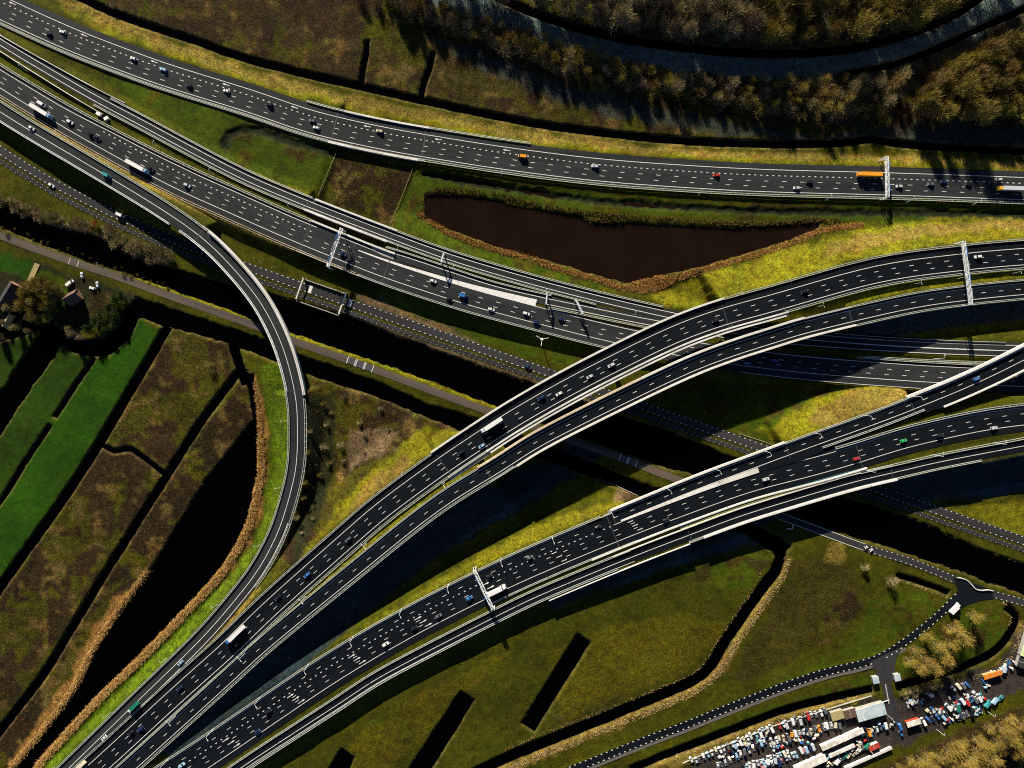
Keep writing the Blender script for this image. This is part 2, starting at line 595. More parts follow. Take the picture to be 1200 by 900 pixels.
SD = mk('SD', 'scrapyard entrance drive', [(1031, 772), (1034, 785), (1037, 797), (1041, 812), (1045, 828), (1048, 842), (1050, 850)], .25, sig=5, extend=(0, 0), step=1.0)

# embankment extents (left offset, right offset) per carriageway
for k_, e_ in {'N1': (-5.5, 18.5), 'R2': (-7.2, 4.2), 'R2B': (-3.0, 6.0), 'R3': (-12.5, 6.2), 'R4': (-7.2, 7.2), 'F1A': (-6.2, 15.5),
               'F1B': (-3.4, 11.6), 'F2A': (-21.5, 6.5), 'F2B': (-6.0, 6.2), 'F2R': (-6.0, 7.5)}.items():
    RD[k_].emb = e_
N1.bridges = [(394, 500)]
R2.bridges = [(356, 456)]
R3.bridges = [(350, 452)]
R2B.bridges = [(371, 452)]
R4.bridges = [((232, 275), (345, 462))]
F1A.bridges = [(512, 846)]
F1B.bridges = [(566, 994)]
F2A.bridges = [(742, 1010)]
F2B.bridges = [(806, 1048)]
F2R.bridges = [(722, 924), (1068, None)]
F2A.emb = ([(680, -21.5), (760, -15), (1000, -14.5)], 6.5)
R3.emb = ([(0, -14.8), (150, -17.5), (200, -18.2), (400, -18.2), (480, -14), (700, -12.6)], 6.2)

# ------------------------------------------------------------------ land cover and water, photo pixels at ground level
OLIVE = (.040, .040, .0012, .5)
OLIVE2 = (.034, .035, .0012, .5)
GREEN = (.034, .050, .0012, .4)
MEADOW = (.013, .045, .0010, .2)
MEADOW2 = (.014, .036, .0015, .25)
VIVID = (.058, .090, .002, .85)
YELLOW = (.115, .104, .004, .8)
STRAWY = (.15, .105, .020, .8)
SCRUB = (.021, .0125, .005, 1.0)
SCRUB2 = (.017, .010, .0045, 1.0)
SCRUBO = (.040, .036, .003, .95)
FIELD = (.034, .022, .007, .95)
FIELDG = (.034, .027, .005, .95)
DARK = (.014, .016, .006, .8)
SOIL = (.10, .066, .036, .8)
REEDY = (.22, .11, .03, .8)
BLUE_SHADE = (.026, .046, .056, .5)  # bluish tint of the flyover shadows, put into the grass colour
LUSH = (.038, .050, .0012, .4)
OLIVEY = (.056, .049, .0015, .75)
DULL = (.032, .028, .003, .8)
SHADEF = (.030, .033, .027, .8)  # grey shade tone below the tree belt, painted into the field colour
SHADE = (.010, .020, .025, .6)  # dark blue shade beside the flyovers, painted as ground colour
YARD = (.034, .027, .026, .5)
WOOD = (.04, .036, .024, .9)
TEAL = (.085, .115, .115, .5)

COVER = [
    (OLIVE, [(-900, -900), (2100, -900), (2100, 1800), (-900, 1800)]),
    # top fields and woods
    (FIELD, [(40, -60), (150, 25), (300, 70), (425, 100), (600, 138), (800, 162), (1000, 163), (1200, 175), (1500, 190), (1500, -400), (-200, -400), (-200, -150)]),
    (FIELDG, [(430, 40), (470, 30), (500, 70), (492, 118), (440, 105)]),
    (FIELDG, [(510, 70), (700, 110), (820, 130), (840, 158), (640, 140), (505, 120)]),
    (WOOD, [(500, -80), (540, 0), (620, 20), (720, 48), (850, 66), (1000, 60), (1120, 18), (1160, -80)]),
    (WOOD, [(400, -40), (500, 30), (620, 64), (760, 104), (850, 128), (1040, 150), (1300, 160), (1400, 0), (1210, 10), (1100, 65), (1000, 92), (880, 92), (720, 68), (600, 38), (520, -10)]),
    (TEAL, [(500, -30), (600, 12), (700, 42), (800, 58), (900, 66), (1000, 60), (1090, 36), (1160, -2), (1190, -30), (1240, -20), (1190, 22), (1110, 58), (1010, 88), (900, 92), (790, 82), (690, 64), (590, 36), (500, 0)]),
    (SHADEF, [(505, 44), (560, 60), (640, 92), (700, 108), (800, 132), (880, 148), (960, 160), (1040, 152), (1200, 150), (1300, 165), (1200, 176), (1060, 166), (960, 166), (860, 158), (760, 144), (680, 128), (600, 96), (545, 72)]),
    # verge north of the top motorway
    (STRAWY, [(60, -14), (120, 14), (200, 48), (300, 84), (420, 112), (600, 148), (760, 172), (900, 178), (1200, 188), (1200, 196), (900, 188), (760, 182), (600, 164), (420, 128), (300, 98), (200, 62), (120, 28), (60, 0)]),
    (YELLOW, [(60, 2), (120, 28), (200, 62), (300, 96), (420, 126), (600, 161), (760, 181), (900, 187), (1040, 190), (1200, 197), (1200, 204), (900, 197), (600, 172), (300, 104), (120, 40)]),
    # wedge between top motorway and slip road
    (GREEN, [(120, 90), (200, 92), (300, 128), (395, 158), (395, 185), (375, 232), (300, 205), (220, 165)]),
    (SCRUB, [(396, 176), (482, 196), (459, 264), (374, 232)]),
    (GREEN, [(486, 196), (520, 210), (498, 232), (494, 256), (540, 282), (600, 304), (700, 332), (740, 348), (700, 350), (600, 318), (520, 292), (462, 266)]),
    (YELLOW, [(270, 195), (300, 208), (370, 232), (365, 238), (300, 218), (268, 200)]),
    (GREEN, [(500, 200), (620, 222), (800, 238), (1000, 240), (1250, 242), (1250, 262), (1040, 262), (900, 258), (700, 250), (600, 238), (500, 218)]),
    (YELLOW, [(760, 345), (860, 312), (920, 290), (1030, 266), (1140, 252), (1250, 250), (1250, 285), (1130, 288), (1020, 300), (900, 335), (840, 356), (780, 362)]),
    (STRAWY, [(960, 288), (1060, 268), (1150, 258), (1250, 258), (1250, 270), (1150, 270), (1050, 285), (960, 305)]),
    # north bank of the canal
    (OLIVE2, [(-60, 190), (60, 240), (150, 282), (190, 300), (140, 290), (60, 262), (-60, 236)]),
    (SOIL, [(-60, 225), (0, 240), (60, 258), (130, 275), (205, 306), (180, 312), (110, 282), (50, 266), (-60, 245)]),
    (GREEN, [(430, 340), (560, 372), (690, 405), (660, 432), (560, 398), (440, 358)]),
    (SOIL, [(415, 345), (450, 352), (560, 400), (560, 408), (430, 362)]),
    (GREEN, [(840, 495), (900, 458), (1000, 452), (960, 478), (905, 518), (868, 512)]),
    (YELLOW, [(885, 508), (930, 478), (990, 452), (1070, 455), (1060, 470), (920, 520)]),
    (STRAWY, [(940, 490), (1000, 456), (1066, 458), (1050, 474), (960, 505)]),
    (YELLOW, [(1105, 600), (1160, 588), (1200, 590), (1260, 600), (1260, 650), (1200, 632)]),
    # canal south bank, farm
    (OLIVE2, [(-60, 250), (300, 380), (600, 480), (600, 500), (300, 405), (-60, 280)]),
    (YELLOW, [(200, 342), (300, 375), (420, 420), (560, 470), (575, 486), (430, 434), (300, 388), (200, 352)]),
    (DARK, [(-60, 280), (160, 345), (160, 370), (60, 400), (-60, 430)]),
    (MEADOW, [(-30, 292), (2, 296), (42, 312), (30, 326), (-30, 312)]),
    (GREEN, [(40, 318), (80, 328), (80, 350), (60, 385), (36, 370)]),
    (SCRUB2, [(105, 345), (130, 338), (118, 365), (104, 375)]),
    # left meadows and scrub
    (MEADOW2, [(-60, 420), (0, 408), (50, 384), (8, 452), (-60, 560)]),
    (MEADOW2, [(68, 400), (108, 420), (90, 452), (20, 560), (-60, 700), (-60, 610), (-20, 540), (30, 466)]),
    (MEADOW, [(108, 420), (126, 417), (150, 399), (162, 372), (196, 386), (156, 450), (92, 556), (8, 674), (-60, 770), (-60, 690), (40, 530)]),
    (SCRUBO, [(200, 386), (262, 400), (278, 425), (272, 446), (232, 500), (194, 556), (156, 528), (116, 522), (160, 452)]),
    (SCRUB, [(116, 522), (156, 528), (194, 558), (122, 674), (40, 792), (-60, 920), (-60, 800), (14, 674)]),
    (SCRUBO, [(60, 600), (100, 580), (105, 640), (75, 668), (50, 650)]),
    (SCRUBO, [(5, 720), (55, 700), (50, 740), (20, 780), (-5, 800)]),
    (SCRUBO, [(30, 790), (60, 770), (40, 830), (10, 850)]),
    (SCRUB2, [(284, 440), (300, 492), (240, 566), (170, 676), (112, 757), (60, 846), (0, 930), (-40, 930), (0, 862), (122, 678), (200, 560)]),
    (SCRUBO, [(120, 690), (145, 672), (110, 750), (70, 820), (50, 830)]),
    (REEDY, [(170, 676), (146, 712), (112, 757), (88, 812), (60, 848), (18, 902), (8, 896), (76, 800), (108, 740), (138, 700)]),
    (REEDY, [(300, 440), (312, 500), (314, 545), (302, 610), (285, 645), (258, 678), (212, 722), (162, 776), (114, 822), (62, 880), (20, 930), (10, 930), (60, 868), (112, 812), (160, 766), (212, 712), (250, 672), (275, 640), (290, 605), (299, 550), (298, 495), (285, 440)]),
    (VIVID, [(306, 428), (330, 426), (344, 460), (346, 520), (336, 590), (300, 662), (230, 738), (150, 818), (60, 910), (20, 960), (20, 930), (62, 882), (116, 824), (164, 778), (214, 724), (262, 680), (290, 645), (306, 610), (317, 545), (315, 500)]),
    # triangle between loop ramp and upper flyover
    (SCRUBO, [(358, 440), (420, 455), (540, 505), (500, 540), (380, 640), (320, 690), (345, 600), (360, 500)]),
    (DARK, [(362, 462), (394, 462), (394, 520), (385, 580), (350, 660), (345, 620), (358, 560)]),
    (SCRUB, [(396, 456), (470, 478), (500, 498), (440, 540), (398, 560)]),
    (SOIL, [(410, 500), (470, 505), (450, 530), (410, 555)]),
    (YELLOW, [(335, 680), (400, 590), (450, 540), (500, 498), (540, 504), (510, 528), (440, 582), (340, 690)]),
    (STRAWY, [(400, 606), (440, 560), (480, 530), (490, 540), (440, 580)]),
    # wedge between the flyovers
    (OLIVE, [(400, 760), (500, 680), (700, 560), (760, 580), (720, 600), (560, 668)]),
    (YELLOW, [(400, 750), (560, 652), (640, 610), (700, 590), (740, 590), (720, 602), (600, 655), (480, 720)]),
    (SOIL, [(725, 575), (748, 582), (735, 592), (715, 590)]),
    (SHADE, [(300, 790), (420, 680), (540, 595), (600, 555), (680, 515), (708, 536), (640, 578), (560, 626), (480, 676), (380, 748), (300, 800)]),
    (BLUE_SHADE, [(470, 668), (540, 618), (600, 585), (640, 570), (600, 600), (540, 634), (480, 672)]),
    # south fields
    (OLIVE2, [(560, 742), (700, 680), (820, 655), (900, 640), (880, 700), (830, 780), (700, 840), (480, 910), (330, 910), (420, 850)]),
    (SCRUBO, [(640, 840), (690, 800), (730, 790), (720, 830), (660, 850)]),
    (SCRUBO, [(440, 870), (480, 850), (500, 845), (450, 900)]),
    (BLUE_SHADE, [(640, 715), (720, 680), (800, 648), (880, 622), (895, 634), (800, 662), (700, 692)]),
    (BLUE_SHADE, [(1060, 575), (1200, 540), (1260, 540), (1200, 575), (1080, 590)]),
    (OLIVE, [(920, 650), (1000, 650), (1060, 690), (1110, 700), (1020, 768), (900, 800), (840, 820), (860, 770), (900, 720)]),
    (OLIVE2, [(925, 645), (985, 640), (1040, 680), (1000, 720), (920, 770), (870, 790), (890, 740)]),
    (LUSH, [(1030, 768), (1108, 706), (1068, 692), (1020, 700), (1000, 745), (930, 790), (860, 822), (880, 818), (960, 790)]),
    (LUSH, [(800, 668), (880, 648), (905, 655), (880, 690), (820, 690)]),
    (OLIVEY, [(640, 770), (700, 735), (800, 720), (850, 730), (820, 780), (740, 812), (660, 845)]),
    (OLIVEY, [(380, 905), (430, 850), (520, 800), (600, 760), (560, 800), (500, 860), (440, 915)]),
    (DULL, [(930, 655), (1000, 660), (1010, 690), (980, 740), (900, 790), (850, 800), (890, 735)]),
    (SCRUB, [(960, 730), (1000, 690), (1010, 710), (985, 745), (960, 760)]),
    (STRAWY, [(968, 640), (988, 635), (992, 655), (970, 660)]),
    (STRAWY, [(910, 660), (930, 650), (905, 695), (868, 755), (850, 785), (815, 815), (700, 862), (620, 898), (560, 925), (560, 915), (690, 850), (800, 806), (840, 780), (870, 735)]),
    (GREEN, [(850, 850), (940, 815), (1022, 790), (1022, 802), (940, 828), (850, 862), (780, 890), (760, 890)]),
    (GREEN, [(1050, 780), (1090, 745), (1130, 705), (1160, 708), (1182, 720), (1178, 740), (1150, 770), (1060, 802)]),
    (STRAWY, [(760, 900), (850, 862), (945, 828), (1022, 808), (1024, 814), (945, 836), (850, 870), (790, 900)]),
    (STRAWY, [(1140, 792), (1180, 770), (1195, 728), (1210, 728), (1200, 760), (1180, 785), (1150, 798)]),
    (YARD, [(790, 905), (850, 873), (945, 838), (1022, 817), (1052, 818), (1120, 796), (1172, 778), (1190, 745), (1230, 730), (1300, 730), (1300, 790), (1180, 815), (1120, 845), (1060, 872), (960, 915), (860, 960), (780, 960)]),
    (FIELD, [(960, 930), (1060, 884), (1180, 832), (1320, 790), (1320, 860), (1180, 890), (1100, 930)]),
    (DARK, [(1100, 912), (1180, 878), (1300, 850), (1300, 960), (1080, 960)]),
]

BANK_N = [(-60, 217), (0, 240), (62, 266), (110, 277), (132, 286), (175, 307), (250, 330), (315, 345), (400, 368), (450, 388), (507, 411), (600, 443), (727, 488), (787, 507), (855, 536), (960, 573), (1060, 606),
          (1100, 622), (1140, 641), (1200, 662), (1290, 694)]
BANK_S = [(-60, 243), (0, 266), (45, 284), (100, 306), (162, 325), (212, 343), (262, 360), (300, 377), (340, 389), (382, 403), (440, 423), (515, 450), (582, 476), (660, 505), (735, 532), (775, 546), (810, 555), (900, 592), (982, 624),
          (1040, 640), (1092, 658), (1133, 672), (1160, 683), (1200, 696), (1290, 722)]


def band(line, w):
    """polygon of a ditch: centre line with width(s) in px"""
    L = catmull(line, 6.0)
    t = np.gradient(L[:, :2], axis=0)
    t /= np.linalg.norm(t, axis=1)[:, None]
    n = np.stack([-t[:, 1], t[:, 0]], 1)
    return np.concatenate([L[:, :2] + n * w / 2, (L[:, :2] - n * w / 2)[::-1]])


POND = [(500, 229), (540, 230), (580, 235), (600, 243), (640, 248), (680, 254), (690, 262), (725, 262), (820, 267), (862, 269), (905, 266), (962, 260), (955, 268), (912, 284), (860, 300), (825, 311), (780, 321), (735, 331),
        (700, 322), (650, 307), (600, 294), (580, 287), (527, 268), (497, 255)]
LAKE = [(284, 432), (293, 467), (297, 492), (240, 565), (205, 622), (172, 675), (147, 710), (117, 757), (90, 810), (62, 848), (18, 900), (-20, 950), (14, 950), (38, 899), (60, 873), (112, 816), (162, 768), (212, 716),
        (250, 674), (271, 645), (287, 612), (300, 555), (302, 495), (296, 440)]
WATERS = [
    ('canal', BANK_N + BANK_S[::-1]),
    ('lake', LAKE), ('pond', POND),
    ('moat', [(-60, 560), (-20, 496), (20, 430), (50, 386), (30, 392), (0, 400), (-60, 410), (-60, 398), (20, 380), (55, 372), (68, 388), (78, 384), (100, 400), (120, 398), (138, 384), (148, 364), (160, 350), (214, 368), (300, 396), (345, 415),
              (450, 452), (500, 474), (557, 491), (640, 523), (700, 545), (762, 571), (850, 602), (915, 630), (926, 640), (915, 662), (905, 645), (850, 612), (748, 580), (695, 559), (540, 504), (450, 467), (355, 436), (300, 414), (275, 405), (255, 398), (195, 382), (162, 371), (150, 396), (126, 416), (107, 418), (84, 412), (70, 402), (60, 420), (34, 456), (-20, 540), (-60, 600)]),
    ('ditch', band([(272, 402), (279, 425), (288, 450)], 10)),
    ('ditch', band([(196, 384), (158, 449), (92, 558), (9, 676), (-40, 745)], 8.5)),
    ('ditch', band([(284, 428), (272, 446), (232, 500), (196, 557), (122, 674), (82, 740), (50, 792), (-10, 870), (-40, 910)], 7)),
    ('ditch', band([(109, 420), (89, 450), (64, 489)], 3.6)),
    ('ditch', band([(58, 499), (30, 540), (0, 588), (-30, 630)], 3.6)),
    ('ditch', band([(118, 521), (134, 529), (152, 527), (172, 540), (192, 556)], 4)),
    ('ditch', band([(40, -30), (95, -2), (150, 22), (225, 47), (300, 72), (425, 102), (600, 140), (700, 155), (800, 165), (900, 169), (980, 168), (1025, 163), (1060, 169), (1200, 177), (1290, 182)], 6.5)),
    ('ditch', band([(430, 48), (428, 68), (424, 84), (423, 102)], 5)),
    ('ditch', band([(507, 62), (503, 80), (496, 100), (493, 118)], 5)),
    ('ditch', band([(520, -40), (600, 4), (690, 36), (800, 55), (900, 62), (1000, 56), (1090, 30), (1150, -4), (1180, -40)], 8)),
    ('ditch', band([(990, 86), (1040, 77), (1090, 60), (1140, 37), (1215, 4)], 6)),
    ('ditch', band([(915, 655), (908, 672), (890, 695), (868, 727), (850, 753), (834, 780), (815, 797), (775, 815), (700, 846), (625, 876), (590, 891), (530, 920)], 10.5)),
    ('ditch', [(677, 744), (691, 754), (626, 857), (612, 848)]),
    ('ditch', [(540, 811), (555, 821), (495, 918), (476, 908)]),
    ('ditch', [(400, 879), (414, 889), (396, 930), (376, 918)]),
    ('ditch', band([(740, 902), (790, 882), (850, 859), (920, 833), (970, 820), (1022, 808)], 7)),
    ('ditch', band([(1053, 805), (1090, 795), (1125, 784), (1160, 768), (1178, 752), (1188, 735), (1191, 722), (1180, 712)], 7)),
    ('ditch', band([(1052, 675), (1080, 683), (1112, 695)], 4)),
]
# shallow damp furrows (no open water)
FURROWS = [band([(266, 176), (267, 164), (278, 155), (305, 155), (340, 167), (366, 174), (392, 180)], 9), band([(497, 203), (540, 212), (600, 222), (700, 236), (800, 243), (900, 248), (1040, 250), (1250, 252)], 7)]

# ------------------------------------------------------------------ terrain grid
STEP = .9


def axis(lim):
    a = np.arange(-lim, lim + .01, STEP)
    out = np.array([30, 80, 180, 400, 900, 2200.0])
    return np.concatenate([(-lim - out)[::-1], a, lim + out])


GX = axis(392.0)
GY = axis(306.0)
XX, YY = np.meshgrid(GX, GY, indexing='xy')      # shape (ny,nx)
NX, NY = len(GX), len(GY)


def vnoise(scale, seed):
    r = np.random.default_rng(seed)
    x0, y0 = XX.min(), YY.min()
    nx = int((XX.max() - x0) / scale) + 3
    ny = int((YY.max() - y0) / scale) + 3
    nx, ny = min(nx, 1400), min(ny, 1400)
    g = r.random((ny, nx))
    u = np.clip((XX + 420) / scale, 0, None) % (nx - 2)
    v = np.clip((YY + 340) / scale, 0, None) % (ny - 2)
    i, j = u.astype(int), v.astype(int)
    fu, fv = u - i, v - j
    fu = fu * fu * (3 - 2 * fu)
    fv = fv * fv * (3 - 2 * fv)
    return (g[j, i] * (1 - fu) + g[j, i + 1] * fu) * (1 - fv) + (g[j + 1, i] * (1 - fu) + g[j + 1, i + 1] * fu) * fv


def inside(P, X, Y):
    c = np.zeros(X.shape, bool)
    n = len(P)
    for i in range(n):
        x0, y0 = P[i]
        x1, y1 = P[(i + 1) % n]
        if y0 == y1:
            continue
        m = (y0 > Y) != (y1 > Y)
        c ^= m & (X < (x1 - x0) * (Y - y0) / (y1 - y0) + x0)
    return c


def sdist(P, X, Y):
    """signed distance, positive inside"""
    d = np.full(X.shape, 1e9)
    n = len(P)
    for i in range(n):
        a = P[i]
        e = P[(i + 1) % n] - a
        L = (e ** 2).sum()
        if L < 1e-9:
            continue
        t = np.clip(((X - a[0]) * e[0] + (Y - a[1]) * e[1]) / L, 0, 1)
        d = np.minimum(d, (X - a[0] - t * e[0]) ** 2 + (Y - a[1] - t * e[1]) ** 2)
    d = np.sqrt(d)
    return np.where(inside(P, X, Y), d, -d)


def window(P, pad):
    i0 = max(0, np.searchsorted(GX, P[:, 0].min() - pad) - 1)
    i1 = np.searchsorted(GX, P[:, 0].max() + pad) + 1
    j0 = max(0, np.searchsorted(GY, P[:, 1].min() - pad) - 1)
    j1 = np.searchsorted(GY, P[:, 1].max() + pad) + 1
    return slice(j0, j1), slice(i0, i1)


W1, W2 = vnoise(9, 1) - .5, vnoise(9, 2) - .5
W3, W4 = vnoise(3, 3) - .5, vnoise(3, 4) - .5
WX = XX + W1 * 5 + W3 * 2.4
WY = YY + W2 * 5 + W4 * 2.4
COL = np.zeros((NY, NX, 4), np.float32)
for c_, P_ in COVER:
    P_ = atv(P_, np.zeros(len(P_)))
    sl = window(P_, 8)
    COL[sl][inside(P_, WX[sl], WY[sl])] = c_

# rough ground is a patchwork: heather brown, olive, gold, dark peat
nA, nB, nC = vnoise(13, 31) * .6 + vnoise(4, 32) * .4, vnoise(9, 33) * .55 + vnoise(3, 34) * .45, vnoise(17, 35) * .6 + vnoise(5, 36) * .4
rough_ = COL[..., 3] > .85
COL[rough_ & (nA > .60)] = (.044, .042, .002, .9)
COL[rough_ & (nB > .68)] = (.085, .055, .016, 1.0)
COL[rough_ & (nC > .64)] = (.024, .013, .006, 1.0)
grassy = (COL[..., 3] > .38) & (COL[..., 3] < .47)
COL[grassy & (nA > .68)] = (.050, .044, .002, .7)
COL[grassy & (nC > .72)] = (.032, .024, .004, .8)
COL[grassy & (nB > .74)] = (.030, .048, .001, .5)

Z = (vnoise(22, 5) - .5) * .5 + (vnoise(6, 6) - .5) * .25
RAISE = [([(-200, -160), (0, 24), (200, 100), (300, 140), (392, 168), (374, 236), (300, 214), (200, 166), (60, 88), (0, 52), (-200, -60)], 2.3, 5.0),
         ([(1050, 250), (1250, 255), (1250, 282), (1120, 284)], 1.0, 8.0)]
for P_, z_, fall in RAISE:
    P_ = atv(np.asarray(P_, float), np.zeros(len(P_)))
    sl = window(P_, fall * 2)
    k = np.clip((sdist(P_, XX[sl], YY[sl]) + fall) / (2 * fall), 0, 1)
    Z[sl] += z_ * k * k * (3 - 2 * k)
ZG = Z.copy()

# embankments
EMB = np.full(XX.shape, -50.0)
LOWZ = np.full(XX.shape, 1e9)
SLOPE = .52
for rd in RD.values():
    SLOPE = {'N1': .24, 'R2': .34, 'R4': .85}.get(rd.key, .52)
    if rd.emb is None:
        lo, hi = {'R5': (-1.0, 10.5), 'PT': (-3.4, 3.4), 'SW': (-3.2, 4.4), 'SD': (-3.6, 3.6)}[rd.key]
        lo, hi = rd.off(lo), rd.off(hi)
    else:
        lo, hi = rd.off(rd.emb[0]), rd.off(rd.emb[1])
    skip = np.zeros(rd.n, bool)
    for a, b in rd.bridges:
        i, j = rd.rng(a, b)
        skip[i:j + 1] = True
    for i in range(rd.n):
        if skip[i]:
            continue
        x, y, z = rd.W[i]
        reach = max(abs(lo[i]), abs(hi[i])) + (max(z, 0) + 1) / SLOPE + 2
        i0, i1 = np.searchsorted(GX, (x - reach, x + reach))
        j0, j1 = np.searchsorted(GY, (y - reach, y + reach))
        sl = (slice(j0, j1), slice(i0, i1))
        dx, dy = XX[sl] - x, YY[sl] - y
        u = dx * rd.r[i, 0] + dy * rd.r[i, 1]
        v = dx * rd.t[i, 0] + dy * rd.t[i, 1]
        near = np.abs(v) < (rd.step * 1.3 + np.abs(u) * .12)
        out = np.maximum(np.maximum(u - hi[i], lo[i] - u), 0)
        h = np.where(near, z - .16 - out * SLOPE, -50)
        if rd.emb is not None:
            EMB[sl] = np.maximum(EMB[sl], h)
        foot = near & (out <= .01) & (np.abs(v) < rd.step * 1.3)
        LOWZ[sl] = np.where(foot, np.minimum(LOWZ[sl], z - .16), LOWZ[sl])
rough_emb = (vnoise(4, 8) - .5) * .25
Z = np.maximum(Z, EMB + np.where(EMB > .4, rough_emb, 0))
EMBANK = (EMB > .25)


def blur(A, r=1):
    B = A.copy()
    B[r:-r, r:-r] = sum(A[r + a:A.shape[0] - r + a, r + b:A.shape[1] - r + b] for a in range(-r, r + 1) for b in range(-r, r + 1)) / (2 * r + 1) ** 2
    return B


Z = blur(Z, 1)
# water bodies cut into the land
WSD = np.full(XX.shape, -99.0)
for nm, P_ in WATERS:
    P_ = atv(np.asarray(P_, float), np.full(len(P_), 0.0))
    sl = window(P_, 6)
    wig = .25 if nm == 'ditch' else .6
    d = sdist(P_, XX[sl] + W3[sl] * wig * 2 + W1[sl] * wig, YY[sl] + W4[sl] * wig * 2 + W2[sl] * wig)
    WSD[sl] = np.maximum(WSD[sl], d)
cut = np.clip((WSD + 1.6) / 2.6, 0, 1)
Z = np.where(WSD > -1.6, np.minimum(Z, ZG * (1 - cut) - 2.3 * cut), Z)
for P_ in FURROWS:
    P_ = atv(P_, np.zeros(len(P_)))
    sl = window(P_, 4)
    d = sdist(P_, XX[sl] + W3[sl] * 2, YY[sl] + W4[sl] * 2)
    k = np.clip((d + 1.2) / 2.6, 0, 1)
    Z[sl] = np.where(k > 0, np.minimum(Z[sl], ZG[sl] - 1.0 * k), Z[sl])
    COL[sl] = np.where((k > .25)[..., None], np.array((.010, .014, .006, .4)), COL[sl])
Z = np.where(LOWZ < 1e8, np.where(WSD > .3, Z, np.minimum(np.maximum(Z, LOWZ), LOWZ)), Z)
# banks: bare wet soil just at the water's edge
edge = (WSD > -.9) & (WSD < 3) & (LOWZ > 1e8)
COL[edge & (WSD > -.5)] = (.018, .014, .008, .6)
bank = edge & (WSD <= -.5)
COL[bank] = COL[bank] * .45 + np.array((.30, .19, .085, .8)) * .42
def cover_strip(key, lo, hi, a, b, c, mix=1.0):
    rd = RD[key]
    i, j = rd.rng(a, b)
    lo, hi = rd.off(lo), rd.off(hi)
    for k in range(i, j + 1):
        x, y = rd.W[k, :2]
        R_ = max(abs(lo[k]), abs(hi[k])) + 3
        i0, i1 = np.searchsorted(GX, (x - R_, x + R_))
        j0, j1 = np.searchsorted(GY, (y - R_, y + R_))
        sl = (slice(j0, j1), slice(i0, i1))
        dx, dy = XX[sl] - x, YY[sl] - y
        u = dx * rd.r[k, 0] + dy * rd.r[k, 1] + W3[sl] * .8
        v = dx * rd.t[k, 0] + dy * rd.t[k, 1]
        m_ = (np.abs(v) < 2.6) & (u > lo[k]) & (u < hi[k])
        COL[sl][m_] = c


cover_strip('F1A', 13.0, 19, 60, 570, YELLOW)
cover_strip('F1A', 12.0, 20, 900, None, YELLOW)
cover_strip('F2A', 4.0, 9, None, 700, OLIVE)
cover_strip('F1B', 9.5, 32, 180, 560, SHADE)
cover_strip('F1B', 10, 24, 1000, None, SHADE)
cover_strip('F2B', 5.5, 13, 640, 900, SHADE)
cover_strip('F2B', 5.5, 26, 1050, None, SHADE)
cover_strip('R4', -9, -5, (300, 690), (150, 835), STRAWY)
cover_strip('R3', 4.8, 8, 60, 330, STRAWY)
cover_strip('R5', 5.3, 6.9, None, None, OLIVE2)
cover_strip('R5', 9.9, 13, 380, 700, SOIL)
cover_strip('PT', 2.4, 7, None, 600, OLIVE2)
cover_strip('PT', -6, -2.4, 160, 600, YELLOW)
# worn verge directly beside the carriageways
COL = np.stack([blur(COL[..., k].astype(float), 1) for k in range(4)], -1).astype(np.float32)


def ground_z(x, y):
    i = np.clip(np.searchsorted(GX, x) - 1, 0, NX - 2)
    j = np.clip(np.searchsorted(GY, y) - 1, 0, NY - 2)
    fx = (x - GX[i]) / (GX[i + 1] - GX[i])
    fy = (y - GY[j]) / (GY[j + 1] - GY[j])
    return (Z[j, i] * (1 - fx) + Z[j, i + 1] * fx) * (1 - fy) + (Z[j + 1, i] * (1 - fx) + Z[j + 1, i + 1] * fx) * fy


def grid_val(A, x, y):
    i = np.clip(np.searchsorted(GX, x) - 1, 0, NX - 1)
    j = np.clip(np.searchsorted(GY, y) - 1, 0, NY - 1)
    return A[j, i]


